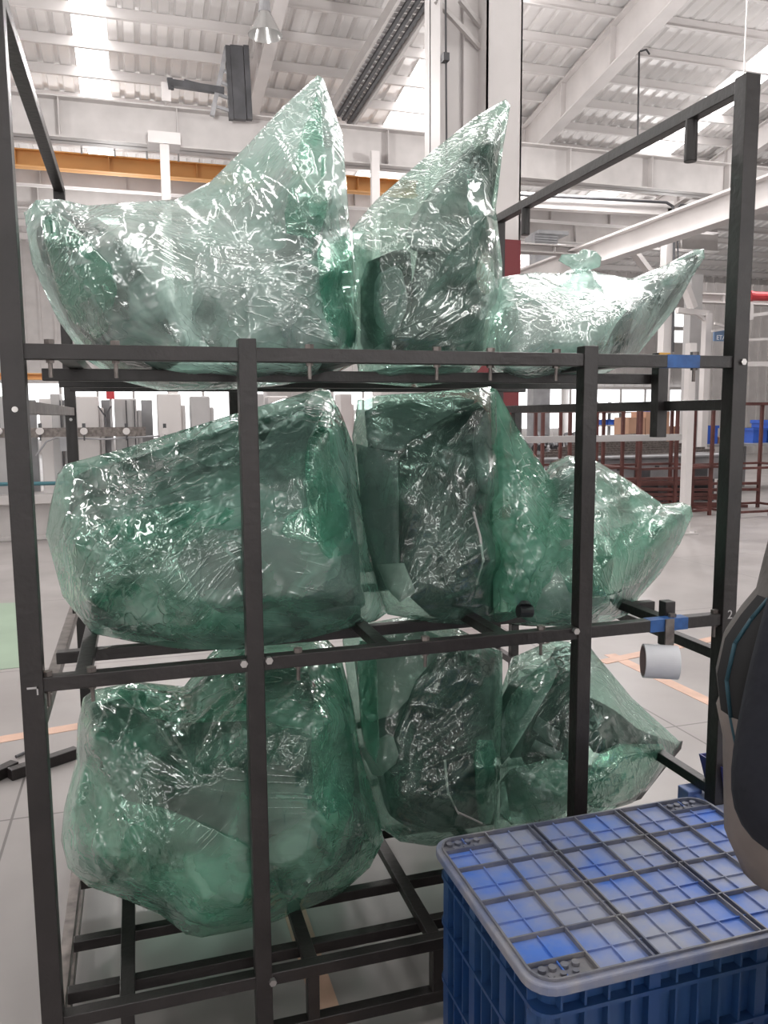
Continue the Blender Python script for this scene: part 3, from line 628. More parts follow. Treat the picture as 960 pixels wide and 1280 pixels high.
def tri2d(poly, sp, holes=(), jit=.25, rng=None):
    B = resample(poly, sp); lo = B[:, :2].min(0); hi = B[:, :2].max(0)
    xs = np.arange(lo[0], hi[0], sp); ys = np.arange(lo[1], hi[1], sp*.87)
    G = np.array([(x+(sp/2 if j % 2 else 0), y) for j, y in enumerate(ys) for x in xs]); G = G+rng.uniform(-jit*sp, jit*sp, G.shape)
    pl = B[:, :2]; k = inside(G, pl); G = G[k]; G = G[edist(G, pl) > .55*sp]
    edges = [(i, (i+1) % len(B)) for i in range(len(B))]; pts = [tuple(p) for p in pl]; nb = len(B); base = nb; hl = []
    for (hx_, hy_, ra, rb) in holes:
        nn = 22; hp = [(hx_+ra*math.cos(2*math.pi*i/nn), hy_+rb*math.sin(2*math.pi*i/nn)) for i in range(nn)]
        d2 = ((G[:, 0]-hx_)/(ra+sp*.5))**2+((G[:, 1]-hy_)/(rb+sp*.5))**2; G = G[d2 > 1]
        edges += [(base+i, base+(i+1) % nn) for i in range(nn)]; pts += hp; base += nn
    P = [Vector(p) for p in pts]+[Vector(p) for p in G]
    r = geometry.delaunay_2d_cdt(P, edges, [], 1, 1e-5)
    V = np.array([tuple(v) for v in r[0]]); T = [f_ for f_ in r[2]]
    cen = np.array([V[list(t)].mean(0) for t in T]); ok = inside(cen, pl)
    for (hx_, hy_, ra, rb) in holes: ok &= ((cen[:, 0]-hx_)/ra)**2+((cen[:, 1]-hy_)/rb)**2 > 1
    return V, [t for t, o_ in zip(T, ok) if o_], pl, B
def tri(t): return 1-np.abs(2*(t-np.floor(t))-1)
def wrinkle(P, anchors, rng, amp=1.0, crumple=1.0):
    w = np.zeros(len(P)); near = np.zeros(len(P))
    for (ax_, ay_, reach, n, a) in anchors:                   # folds fanning out from gathered corners
        v = P-np.array((ax_, ay_)); r = np.linalg.norm(v, axis=1)+1e-6; th = np.arctan2(v[:, 1], v[:, 0])
        g = (r/reach)**.8*np.exp(.8*(1-r/reach))*np.clip(1.6-r/reach*.6, 0, 1); near = np.maximum(near, np.exp(-(r/reach)**2))
        for k, (nn, p, am) in enumerate(((n*.22, 1.0, .9), (n*.45, 3.0, .75), (n*.95, 5.0, .5))):
            bend = .18*np.sin(r/61+rng.uniform(0, 6)); seg = np.clip(.55+np.sin(th*nn*.37+rng.uniform(0, 6))+.4*np.sin(r/rng.uniform(25, 50)+rng.uniform(0, 6)), 0, 1)
            w -= a*am*g*seg*tri(th*nn/(2*math.pi)+rng.uniform()+bend)**p
    for k in range(6):                                        # broad flat facets
        lam = rng.uniform(70, 190); phi = rng.uniform(0, math.pi); d = np.array((math.cos(phi), math.sin(phi))); e = np.array((-d[1], d[0]))
        w -= .0026*(lam/60)*tri((P@d+lam*.3*np.sin((P@e)/(lam*1.3)+rng.uniform(0, 6)))/lam)
    for k in range(13):                                       # single thin creases that start and stop
        lam = rng.uniform(45, 140); phi = rng.uniform(0, math.pi); d = np.array((math.cos(phi), math.sin(phi))); e = np.array((-d[1], d[0]))
        s_ = P@d; q = P@e; s2 = s_+lam*.35*np.sin(q/(lam*.9)+rng.uniform(0, 6))+6*np.sin(q/17+rng.uniform(0, 6))
        m = np.clip(1.6*np.sin(q/rng.uniform(22, 60)+rng.uniform(0, 6))+1.2*np.sin(P[:, 0]/rng.uniform(30, 80)+rng.uniform(0, 6))-.6, 0, 1)
        w -= crumple*.0058*m*tri(s2/lam)**(lam/6)
    m = np.clip(np.sin(P[:, 0]/47+rng.uniform(0, 6))+np.sin(P[:, 1]/39+rng.uniform(0, 6))-.75, 0, 1)
    for k in range(6):                                        # crushed patches
        lam = rng.uniform(12, 26); phi = rng.uniform(0, math.pi); d = np.array((math.cos(phi), math.sin(phi))); e = np.array((-d[1], d[0]))
        w -= crumple*.0020*m*tri((P@d+lam*.6*np.sin((P@e)/(lam*1.2)+rng.uniform(0, 6)))/lam)**2
    return w*amp
def back(P, Y):
    d = RV[None]*((P[:, 0]-480)/F)[:, None]-UV[None]*((P[:, 1]-640)/F)[:, None]+FV[None]
    t = (Y-CAM[1])/d[:, 1]; return CAM[None]+d*t[:, None]
def film(parent, poly, front, rear, anchors=(), seed=1, sp=2.9, m='film', amp=1.0, crumple=1.0, name='plastic_wrap', sm=0):
    rng = np.random.default_rng(seed); poly = smooth_poly(poly, sm) if sm else np.array(poly, float)
    V, T, pl, B = tri2d(poly, sp, (), .25, rng)
    n = len(V); ed = edist(V, pl); on = ed < 1e-3
    Cb = poly[:, :2]; Yb = poly[:, 2]
    fr = np.array(front, float); Yf = rbf(np.vstack([Cb, fr[:, :2]]), np.concatenate([Yb, fr[:, 2]]), V)
    rr = np.array(rear, float); Yr = rbf(np.vstack([Cb, rr[:, :2]]), np.concatenate([Yb, rr[:, 2]]), V)
    global FRONT, REAR, POLY
    POLY = [tuple(q) for q in poly]
    FRONT = (np.vstack([Cb, fr[:, :2]]), np.concatenate([Yb, fr[:, 2]])); REAR = (np.vstack([Cb, rr[:, :2]]), np.concatenate([Yb, rr[:, 2]]))
    fade = np.clip(ed/14, 0, 1)
    Yf = np.maximum(Yf+wrinkle(V, anchors, rng, amp, crumple)*fade, .035); Yr = Yr-wrinkle(V, (), rng, amp*.8, .3)*fade
    Yr = np.maximum(Yr, Yf+.004*np.clip(ed/6, 0, 1))
    # rim waviness
    Vw = V.copy(); 
    PF = back(Vw, Yf); Yr[on] = Yf[on]; PR = back(Vw, Yr)
    idx = np.arange(n)+n; idx[on] = np.arange(n)[on]
    me = bpy.data.meshes.new(name)
    faces = [tuple(t) for t in T]+[tuple(int(idx[i]) for i in t[::-1]) for t in T]
    me.from_pydata(np.vstack([PF, PR]).tolist(), [], faces)
    bm_ = bmesh.new(); bm_.from_mesh(me); bmesh.ops.delete(bm_, geom=[v for v in bm_.verts if not v.link_faces], context='VERTS'); bmesh.ops.recalc_face_normals(bm_, faces=bm_.faces); bm_.to_mesh(me); bm_.free()
    return link(name, me, M[m], parent, smooth=True)
def panel(parent, poly, ctrl=(), m='panel_dark', th=.008, holes=(), sp=7, seed=3, name='panel', sm=1, label=None, hug=.028):
    rng = np.random.default_rng(seed); poly = smooth_poly(poly, sm) if sm else np.array(poly, float)
    V, T, pl, B = tri2d(poly, sp, holes, .15, rng); C = poly[:, :2]; Yc = poly[:, 2]
    if len(ctrl): c_ = np.array(ctrl, float); C = np.vstack([C, c_[:, :2]]); Yc = np.concatenate([Yc, c_[:, 2]])
    Y = rbf(C, Yc, V)
    if hug: Y = Y*.15+.85*np.minimum(Y, rbf(*FRONT, V)+hug)
    Y = np.maximum(np.minimum(Y, rbf(*REAR, V)-.02), rbf(*FRONT, V)+.012); P = back(V, Y)
    me = bpy.data.meshes.new(name); me.from_pydata(P.tolist(), [], [tuple(t) for t in T])
    bm_ = bmesh.new(); bm_.from_mesh(me); bmesh.ops.recalc_face_normals(bm_, faces=bm_.faces); bm_.to_mesh(me); bm_.free()
    o = link(name, me, M[m], parent, smooth=True)
    md = o.modifiers.new('thick', 'SOLIDIFY'); md.thickness = th; md.offset = 0
    return tag(o, label)
def patch(parent, poly, seed, m='film_fold', off=.012, crumple=1.6, anchors=()):   # a second layer of film folded over the wrap
    rng = np.random.default_rng(seed); poly = smooth_poly([(x, y, 0) for x, y in poly], 1)
    V, T, pl, B = tri2d(poly, 3.2, (), .2, rng); Y = rbf(*FRONT, V)-off+wrinkle(V, anchors, rng, .9, crumple)
    Y = np.maximum(Y, .03); me = bpy.data.meshes.new('film_fold'); me.from_pydata(back(V, Y).tolist(), [], [tuple(t) for t in T])
    bm_ = bmesh.new(); bm_.from_mesh(me); bmesh.ops.recalc_face_normals(bm_, faces=bm_.faces); bm_.to_mesh(me); bm_.free()
    o = link('film_fold', me, M[m], parent, smooth=True); md = o.modifiers.new('thick', 'SOLIDIFY'); md.thickness = .0008; return o
def core(parent, poly, m, k=.86, dY=.16, dx=0, dy=0):     # grey backing added to darken the wrap's inside and block see-through
    p = np.array(poly, float); c_ = p[:, :2].mean(0); q = p.copy(); q[:, :2] = c_+(p[:, :2]-c_)*k+np.array((dx, dy)); q[:, 2] += dY
    cc = q[:, :2].mean(0); return panel(parent, q, [(cc[0], cc[1], q[:, 2].mean()+.14)], m, sp=9, hug=0, name='backing_panel', sm=2)
def bundle(px, py, Y, label): return empty('wrapped_panel', tuple(ap(px, py, Y)), label=label, cat='wrapped part', group='film-wrapped parts on the black rack')
def ribbon(parent, pts, wd, m='panel_pale', name='rim'):   # thin strip along pixel/depth points
    mb = MB(); P = [Vector(ap(*p)) for p in pts]
    for a, b in zip(P, P[1:]): mb.bar(a, b+(b-a)*.1, wd, wd*.6)
    return mb.build(name, M[m], parent)

# --- top row, left
A = bundle(250, 440, .5, 'wrapped part on the top shelf at left, drooping flap and tall peak')
film(A, [(30, 266, .45), (45, 250, .40), (75, 249, .45), (110, 257, .55), (220, 249, .60), (262, 228, .60), (310, 180, .60), (355, 132, .60), (397, 94, .60), (404, 98, .6), (428, 168, .50), (437, 280, .50), (444, 360, .48), (448, 452, .45), (415, 470, .40), (350, 482, .45), (290, 487, .55), (200, 488, .55), (150, 476, .55), (108, 450, .50), (72, 400, .45), (40, 330, .42)],
     [(150, 300, .14), (195, 360, .10), (225, 430, .08), (60, 300, .30), (100, 380, .30), (150, 430, .22), (300, 350, .20), (260, 290, .34), (380, 180, .42), (407, 250, .22), (412, 340, .14), (420, 430, .14), (330, 400, .12), (300, 445, .10), (340, 300, .34), (370, 440, .12), (250, 400, .26)],
     [(200, 350, .95), (320, 300, .95), (380, 200, .75), (300, 440, 1.0), (120, 380, .75), (400, 400, .85)],
     [(400, 96, 150, 44, .007), (440, 320, 160, 36, .009), (75, 252, 120, 40, .008), (232, 440, 120, 30, .008), (300, 330, 130, 24, .008)], seed=11, m='film_pale', amp=1.1, crumple=1.0)
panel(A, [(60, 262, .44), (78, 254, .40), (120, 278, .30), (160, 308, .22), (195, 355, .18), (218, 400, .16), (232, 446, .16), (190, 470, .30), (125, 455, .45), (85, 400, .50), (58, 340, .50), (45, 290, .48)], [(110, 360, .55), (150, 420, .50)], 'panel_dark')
panel(A, [(68, 252, .42), (84, 254, .38), (125, 276, .27), (165, 305, .19), (200, 350, .15), (223, 400, .13), (236, 446, .13), (226, 446, .15), (212, 402, .15), (190, 358, .17), (156, 314, .21), (118, 284, .29)], (), 'panel_pale', sm=1, name='rim', th=.01, hug=.012)
panel(A, [(299, 356, .30), (320, 338, .28), (350, 342, .26), (390, 370, .26), (420, 392, .24), (422, 448, .22), (330, 448, .22), (305, 400, .26)], [(350, 400, .20)], 'panel_grey')
panel(A, [(396, 130, .58), (405, 112, .56), (425, 172, .48), (431, 290, .46), (438, 440, .42), (424, 440, .34), (416, 300, .36), (408, 200, .44)], (), 'panel_pale', name='rim', sm=0)
panel(A, [(345, 310, .62), (395, 262, .55), (420, 300, .44), (424, 388, .40), (390, 362, .42), (350, 335, .52)], (), 'panel_grey')
panel(A, [(245, 300, .75), (380, 190, .75), (398, 430, .70), (240, 440, .72)], [(310, 380, .80)], 'panel_pale')
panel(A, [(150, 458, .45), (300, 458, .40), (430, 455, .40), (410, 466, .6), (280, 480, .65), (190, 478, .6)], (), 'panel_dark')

patch(A, [(395, 300), (440, 290), (447, 440), (420, 446), (402, 380)], 41)
patch(A, [(48, 275), (75, 262), (150, 345), (130, 430), (80, 395)], 42)
patch(A, [(380, 150), (400, 110), (412, 260), (396, 300), (350, 290)], 43)
# --- top row, centre
Bn = bundle(540, 440, .5, 'upright wrapped part on the top shelf, centre, oval opening at its right edge')
film(Bn, [(632, 124, .65), (638, 132, .62), (628, 190, .55), (620, 262, .50), (628, 330, .46), (626, 400, .45), (606, 452, .42), (590, 474, .45), (520, 484, .5), (450, 478, .45), (444, 440, .42), (443, 350, .42), (440, 285, .45), (470, 250, .50), (545, 185, .60), (600, 142, .65)],
     [(612, 180, .40), (608, 270, .24), (604, 330, .20), (600, 400, .20), (520, 310, .20), (460, 310, .26), (560, 440, .14), (490, 440, .12), (470, 380, .20), (540, 230, .46), (560, 360, .22), (575, 300, .20)],
     [(560, 250, 1.0), (520, 360, 1.1), (600, 350, .8), (500, 440, 1.0), (590, 440, .9)],
     [(632, 128, 150, 50, .009), (480, 445, 150, 50, .016), (445, 300, 110, 30, .009), (610, 320, 110, 26, .008)], seed=12, m='film_clear', amp=1.1)
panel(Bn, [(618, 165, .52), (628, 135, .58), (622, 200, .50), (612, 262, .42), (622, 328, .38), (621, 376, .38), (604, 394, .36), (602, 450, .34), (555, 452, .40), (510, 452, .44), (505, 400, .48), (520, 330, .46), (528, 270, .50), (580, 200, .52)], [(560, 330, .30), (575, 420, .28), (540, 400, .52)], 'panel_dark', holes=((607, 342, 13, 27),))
panel(Bn, [(452, 330, .42), (500, 312, .34), (516, 318, .34), (510, 450, .34), (452, 450, .40)], [(478, 380, .55), (495, 430, .30)], 'panel_dark')
panel(Bn, [(505, 290, .42), (550, 225, .50), (600, 170, .55), (604, 300, .36), (560, 314, .30), (515, 314, .30)], [(560, 270, .48)], 'panel_grey')
panel(Bn, [(470, 345, .30), (500, 330, .26), (512, 380, .28), (490, 425, .30), (468, 400, .34)], [(490, 375, .20)], 'panel_grey')
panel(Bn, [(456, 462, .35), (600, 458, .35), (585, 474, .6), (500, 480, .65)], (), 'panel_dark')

# --- top row, right
C = bundle(720, 440, .5, 'wrapped part on the top shelf at right, with a knotted tuft and a curved horn')
film(C, [(606, 452, .42), (612, 390, .45), (628, 346, .48), (670, 340, .55), (700, 342, .60), (718, 336, .60), (735, 336, .60), (752, 342, .58), (790, 348, .50), (830, 332, .45), (868, 312, .42), (880, 311, .40), (881, 322, .40), (866, 345, .40), (845, 385, .40), (818, 418, .40), (795, 446, .40), (760, 466, .42), (700, 480, .45), (630, 476, .45)],
     [(650, 400, .22), (700, 430, .10), (720, 380, .30), (760, 400, .18), (790, 390, .20), (840, 345, .30), (740, 440, .09), (640, 450, .14), (680, 370, .34)],
     [(700, 400, .95), (800, 380, .65), (720, 450, .9)],
     [(725, 335, 70, 40, .011), (700, 445, 130, 30, .009), (878, 315, 110, 30, .006), (640, 350, 90, 24, .008)], seed=13, m='film_pale', amp=1.0, crumple=1.1)
panel(C, [(876, 316, .40), (845, 330, .36), (815, 352, .34), (790, 380, .32), (768, 410, .30), (752, 448, .30), (790, 448, .34), (806, 422, .38), (830, 390, .40), (852, 360, .42)], [(810, 385, .26)], 'panel_dark')
panel(C, [(872, 320, .36), (842, 336, .32), (818, 358, .28), (796, 392, .26), (776, 446, .26), (790, 446, .3), (812, 405, .3), (838, 365, .34)], (), 'panel_pale', name='rim', hug=.014)
panel(C, [(620, 400, .60), (680, 370, .65), (760, 385, .62), (750, 452, .5), (620, 456, .5)], [(690, 420, .75)], 'panel_pale')
panel(C, [(622, 455, .36), (760, 455, .38), (690, 474, .7), (640, 472, .6)], (), 'panel_grey')

# knotted tuft
film(C, [(718, 340, .58), (712, 334, .58), (698, 326, .58), (702, 318, .56), (722, 317, .56), (728, 311, .56), (745, 314, .56), (752, 322, .56), (750, 334, .58), (735, 338, .58), (733, 344, .58), (722, 344, .58)],
     [(725, 327, .52), (738, 322, .53)], [(725, 327, .64), (738, 322, .63)], [(727, 340, 14, 30, .006)], seed=21, m='film_pale', name='film_knot', sp=2.2, amp=.7)

# --- middle row, left
Dn = bundle(250, 800, .4, 'largest wrapped part on the middle shelf, at left behind the front post')
film(Dn, [(72, 592, .55), (82, 580, .55), (150, 562, .55), (300, 515, .55), (400, 485, .55), (412, 488, .52), (428, 520, .45), (441, 555, .42), (450, 620, .40), (462, 700, .38), (484, 766, .34), (470, 776, .30), (380, 800, .28), (300, 812, .28), (230, 812, .28), (170, 803, .30), (115, 792, .35), (78, 745, .42), (66, 700, .45), (57, 668, .48), (62, 635, .50)],
     [(120, 640, .30), (95, 680, .22), (110, 750, .18), (200, 700, .08), (260, 640, .16), (300, 720, .05), (380, 740, .05), (400, 680, .06), (380, 600, .16), (410, 540, .26), (240, 780, .10), (170, 600, .38), (420, 700, .08), (300, 580, .32), (440, 740, .14)],
     [(150, 680, 1.0), (250, 640, 1.15), (380, 600, 1.0), (300, 740, .95), (420, 700, .85)],
     [(75, 587, 150, 44, .009), (60, 665, 130, 40, .010), (484, 768, 140, 40, .010), (400, 488, 150, 36, .007), (250, 700, 120, 24, .010), (390, 640, 90, 22, .009)], seed=14, m='film', amp=1.15, crumple=1.9)
core(Dn, POLY, 'panel_grey', 0.88, .26)
panel(Dn, [(330, 540, .60), (402, 500, .55), (425, 530, .44), (436, 600, .40), (446, 680, .36), (450, 740, .32), (330, 760, .30), (310, 650, .40)], [(380, 640, .25), (400, 720, .22)], 'panel_grey')
panel(Dn, [(412, 495, .54), (430, 535, .44), (437, 600, .40), (440, 660, .38), (430, 600, .30), (418, 540, .36)], (), 'panel_dark', sm=0, name='rim')
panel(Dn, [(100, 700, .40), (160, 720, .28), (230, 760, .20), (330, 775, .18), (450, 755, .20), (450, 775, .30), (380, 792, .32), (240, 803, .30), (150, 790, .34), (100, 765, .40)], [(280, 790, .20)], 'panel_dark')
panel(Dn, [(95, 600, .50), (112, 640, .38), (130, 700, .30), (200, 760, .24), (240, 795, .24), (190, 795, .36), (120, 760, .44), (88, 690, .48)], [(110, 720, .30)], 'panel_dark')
panel(Dn, [(150, 640, .7), (300, 590, .75), (330, 700, .65), (300, 770, .55), (170, 740, .6)], [(230, 690, .8)], 'panel_grey')
panel(Dn, [(290, 686, .14), (306, 684, .12), (312, 712, .12), (296, 716, .14)], (), 'panel_dark', name='clip')

patch(Dn, [(72, 640), (130, 652), (240, 622), (305, 640), (215, 690), (255, 755), (330, 795), (180, 792), (95, 745)], 44)
patch(Dn, [(380, 560), (410, 502), (430, 600), (445, 690), (405, 700), (385, 640)], 45)
patch(Dn, [(360, 640), (420, 625), (440, 660), (400, 680), (350, 670)], 46, off=.018)
# --- middle row, centre
En = bundle(540, 770, .4, 'dark upright wrapped part on the middle shelf, centre, green sheet slanting right')
film(En, [(447, 500, .50), (470, 494, .52), (540, 490, .55), (612, 483, .50), (620, 488, .48), (622, 560, .42), (624, 640, .38), (626, 720, .34), (622, 782, .30), (580, 781, .28), (540, 778, .28), (484, 768, .30), (462, 700, .40), (444, 600, .45), (440, 545, .48)],
     [(470, 560, .36), (500, 620, .22), (515, 700, .22), (606, 510, .36), (608, 600, .22), (612, 700, .18), (570, 600, .30), (560, 740, .16), (520, 550, .38), (500, 750, .2)],
     [(520, 560, 1.0), (600, 600, 1.1), (560, 720, .95)],
     [(486, 768, 150, 56, .016), (614, 486, 170, 44, .012), (450, 520, 90, 30, .012)], seed=15, m='film_clear', amp=1.1, crumple=1.2)
core(En, POLY, 'panel_grey', 0.8, .30)
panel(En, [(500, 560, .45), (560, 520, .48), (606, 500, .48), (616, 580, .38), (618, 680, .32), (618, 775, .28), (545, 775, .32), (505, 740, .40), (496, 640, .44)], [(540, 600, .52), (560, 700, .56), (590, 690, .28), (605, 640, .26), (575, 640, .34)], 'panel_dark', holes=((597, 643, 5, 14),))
panel(En, [(455, 505, .55), (600, 495, .60), (560, 530, .55), (505, 565, .50), (460, 560, .52)], (), 'panel_grey')
panel(En, [(446, 555, .50), (497, 568, .46), (499, 740, .40), (474, 735, .40), (455, 660, .44)], [(480, 620, .36)], 'panel_grey', sm=0)
panel(En, [(590, 540, .38), (612, 510, .36), (614, 620, .28), (598, 612, .30)], (), 'panel_grey')
panel(En, [(545, 640, .36), (585, 628, .28), (610, 650, .24), (617, 700, .22), (600, 745, .24), (560, 740, .30), (548, 690, .34)], [(580, 690, .18)], 'panel_dark', name='bulge')
ribbon(En, [(558, 632, .27), (550, 665, .26), (552, 700, .24), (564, 728, .22)], .006, 'panel_pale', 'pale_strip')  # curved highlight on the dark part, put in as a pale strip
ribbon(En, [(592, 640, .22), (600, 670, .20), (604, 700, .19), (596, 728, .19)], .006, 'panel_pale', 'pale_strip')  # second highlight, also a pale strip
panel(En, [(472, 706, .26), (504, 704, .24), (520, 740, .22), (500, 752, .24), (484, 735, .26)], (), 'panel_pale', sm=0, hug=.02)

film(En, [(613, 484, .47), (621, 487, .48), (650, 540, .50), (690, 600, .48), (724, 652, .42), (722, 700, .38), (700, 745, .34), (660, 768, .30), (617, 781, .29), (616, 700, .32), (615, 600, .36)],
     [(640, 600, .34), (660, 640, .28), (680, 700, .24), (640, 740, .22), (640, 680, .24)], [(640, 620, .55), (670, 690, .50), (640, 740, .45)],
     [(614, 486, 190, 60, .012), (722, 668, 90, 40, .010), (618, 778, 100, 36, .010)], seed=25, m='film_sheet', name='film_sheet', amp=1.0, crumple=1.3)
# --- middle row, right
Fn = bundle(740, 770, .35, 'wrapped part on the middle shelf at right, rounded hump and pointed tail')
film(Fn, [(640, 780, .34), (628, 740, .40), (640, 680, .48), (672, 610, .55), (688, 578, .58), (710, 569, .58), (742, 574, .56), (790, 603, .50), (828, 630, .46), (852, 628, .42), (864, 632, .40), (866, 645, .40), (850, 680, .38), (825, 718, .36), (800, 746, .34), (785, 768, .32), (755, 780, .30), (700, 783, .30)],
     [(700, 600, .42), (735, 590, .40), (700, 650, .26), (760, 640, .28), (740, 700, .12), (680, 740, .14), (790, 690, .20), (830, 660, .28), (760, 750, .12), (800, 660, .30)],
     [(720, 640, .95), (700, 720, .85), (790, 680, .65)],
     [(862, 634, 110, 40, .008), (742, 576, 100, 40, .010), (770, 760, 100, 34, .010), (700, 650, 80, 20, .011)], seed=16, m='film', amp=1.1, crumple=1.9)
panel(Fn, [(684, 590, .55), (712, 575, .54), (742, 580, .52), (745, 640, .45), (700, 650, .48), (680, 620, .5)], [(715, 610, .40)], 'panel_grey')
panel(Fn, [(858, 638, .38), (820, 660, .34), (795, 690, .30), (770, 740, .26), (762, 776, .26), (790, 750, .34), (820, 715, .38), (850, 670, .40)], [(800, 710, .24)], 'panel_grey')
panel(Fn, [(640, 700, .6), (720, 670, .6), (770, 690, .5), (750, 770, .4), (650, 772, .42)], [(700, 730, .65)], 'panel_pale')
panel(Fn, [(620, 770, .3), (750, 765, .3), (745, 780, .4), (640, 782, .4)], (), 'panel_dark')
s = MB(); s.cyl(ap(648, 764, .16), ap(664, 764, .16), .018, n=14); s.cyl(ap(656, 757, .155), ap(656, 752, .16), .02, .012, n=14); s.build('fitting', M['panel_dark'], Fn)

patch(Fn, [(690, 690), (760, 662), (855, 636), (812, 722), (765, 745), (715, 750)], 47)
# --- bottom row, left
G = bundle(270, 1150, .4, 'widest wrapped part on the bottom shelf at left, with a round lower left end')
film(G, [(104, 872, .50), (118, 862, .48), (170, 852, .50), (230, 858, .55), (262, 818, .60), (275, 806, .60), (400, 790, .55), (425, 815, .48), (441, 880, .42), (450, 940, .40), (468, 1000, .38), (480, 1050, .36), (462, 1085, .34), (425, 1118, .30), (345, 1152, .24), (300, 1163, .22), (252, 1172, .22), (232, 1168, .24), (200, 1143, .28), (150, 1122, .34), (110, 1108, .38), (85, 1085, .42), (76, 1050, .44), (80, 1010, .46), (95, 950, .48), (97, 905, .5)],
     [(118, 920, .28), (105, 1060, .26), (150, 1060, .16), (150, 960, .26), (200, 1000, .12), (260, 1080, .05), (220, 920, .24), (300, 900, .22), (330, 1000, .06), (300, 1130, .06), (400, 1060, .08), (410, 900, .16), (440, 1020, .16), (380, 960, .10), (250, 1140, .10), (180, 1100, .18)],
     [(150, 950, 1.0), (250, 950, 1.15), (380, 900, 1.0), (300, 1080, .85), (420, 1040, .8), (130, 1060, .8)],
     [(112, 868, 130, 44, .009), (85, 1050, 120, 36, .009), (250, 1168, 190, 64, .016), (440, 1090, 140, 36, .010), (270, 815, 120, 30, .009), (250, 980, 110, 24, .012), (405, 820, 140, 30, .008)], seed=17, m='film_shaded', amp=1.2, crumple=2.2)
core(G, POLY, 'panel_grey', 0.88, .26)
panel(G, [(395, 830, .45), (420, 825, .42), (438, 900, .36), (450, 1000, .32), (455, 1060, .30), (420, 1080, .28), (400, 1000, .30), (395, 900, .36)], [(425, 980, .22)], 'panel_grey')
panel(G, [(102, 878, .46), (125, 880, .40), (140, 960, .34), (150, 1020, .30), (120, 1040, .36), (100, 960, .42)], (), 'panel_dark')
panel(G, [(140, 1100, .30), (180, 1096, .22), (215, 1115, .18), (240, 1150, .16), (252, 1165, .18), (232, 1160, .26), (190, 1130, .34), (150, 1115, .36)], (), 'panel_grey', name='rim')
panel(G, [(88, 1058, .38), (110, 1052, .28), (140, 1062, .24), (150, 1085, .24), (130, 1104, .30), (100, 1095, .36)], [(118, 1078, .20)], 'panel_grey')
panel(G, [(405, 1020, .18), (425, 1015, .16), (436, 1030, .18), (430, 1068, .2), (412, 1070, .2)], (), 'panel_pale')

patch(G, [(108, 930), (150, 1000), (210, 1010), (330, 1065), (335, 1148), (252, 1163), (170, 1100), (92, 1045)], 48)
patch(G, [(395, 830), (432, 835), (446, 1000), (410, 1085), (388, 960)], 49)
patch(G, [(130, 858), (240, 866), (300, 830), (330, 900), (200, 905)], 50)
# --- bottom row, centre
H = bundle(540, 1050, .45, 'dark green wrapped part on the bottom shelf, centre, with notched right edge')
film(H, [(428, 800, .60), (440, 782, .60), (520, 768, .55), (566, 782, .50), (612, 806, .45), (628, 815, .44), (628, 900, .42), (624, 990, .40), (619, 1035, .36), (600, 1048, .32), (540, 1058, .32), (500, 1052, .34), (476, 1035, .40), (462, 985, .44), (448, 930, .48), (436, 870, .54)],
     [(470, 840, .45), (520, 850, .32), (600, 850, .28), (606, 960, .20), (560, 1000, .20), (500, 990, .26), (540, 900, .34), (480, 920, .36), (570, 820, .30)],
     [(520, 850, 1.1), (580, 900, 1.1), (540, 1000, .95)],
     [(475, 985, 140, 50, .015), (565, 785, 150, 44, .010), (622, 820, 110, 30, .008), (540, 1050, 90, 30, .009)], seed=18, m='film_clear', amp=1.1, crumple=1.6)
core(H, POLY, 'panel_grey', 0.84, .32)
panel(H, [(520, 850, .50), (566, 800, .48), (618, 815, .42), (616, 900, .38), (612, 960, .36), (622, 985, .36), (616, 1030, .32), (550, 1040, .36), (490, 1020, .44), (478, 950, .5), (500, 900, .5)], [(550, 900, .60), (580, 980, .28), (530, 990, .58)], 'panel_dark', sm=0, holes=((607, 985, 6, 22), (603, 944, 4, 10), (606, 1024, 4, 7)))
panel(H, [(440, 800, .68), (520, 785, .70), (560, 800, .66), (500, 890, .6), (455, 905, .62)], (), 'panel_pale')
panel(H, [(450, 935, .5), (490, 915, .48), (500, 950, .48), (470, 975, .46)], (), 'panel_pale')
panel(H, [(555, 960, .30), (590, 940, .24), (612, 960, .22), (612, 1015, .22), (575, 1025, .26)], [(585, 985, .18)], 'panel_dark', name='bulge')
ribbon(H, [(556, 950, .23), (560, 990, .21), (572, 1015, .2), (600, 1028, .2)], .006, 'panel_pale', 'pale_strip')

patch(H, [(592, 925), (622, 925), (618, 1030), (597, 1030)], 51)
patch(H, [(445, 800), (470, 800), (475, 960), (452, 930)], 52)
# --- bottom row, right
I = bundle(720, 1010, .4, 'wrapped part on the bottom shelf at right, with a dark folded edge pointing right')
film(I, [(618, 1040, .34), (622, 960, .42), (620, 880, .50), (640, 822, .55), (690, 800, .55), (735, 805, .50), (748, 822, .48), (790, 872, .42), (820, 900, .40), (851, 928, .38), (845, 938, .36), (812, 985, .32), (790, 1004, .30), (740, 1020, .26), (680, 1040, .24)],
     [(660, 860, .40), (690, 830, .42), (735, 850, .28), (700, 940, .22), (650, 960, .26), (760, 900, .20), (780, 950, .16), (740, 990, .12), (680, 1000, .14), (820, 925, .28)],
     [(700, 880, 1.0), (650, 980, .85), (770, 940, .7)],
     [(850, 930, 110, 44, .009), (735, 812, 120, 44, .010), (622, 950, 100, 36, .009), (720, 1000, 90, 26, .013)], seed=19, m='film_clear', amp=1.15, crumple=2.2)
panel(I, [(690, 812, .50), (716, 802, .46), (722, 830, .44), (718, 900, .38), (716, 960, .36), (660, 965, .46), (650, 940, .5), (680, 860, .5)], (), 'panel_dark')
panel(I, [(730, 868, .34), (770, 890, .30), (800, 915, .28), (848, 930, .34), (826, 940, .26), (780, 930, .26), (745, 945, .30), (728, 920, .36)], (), 'panel_dark')
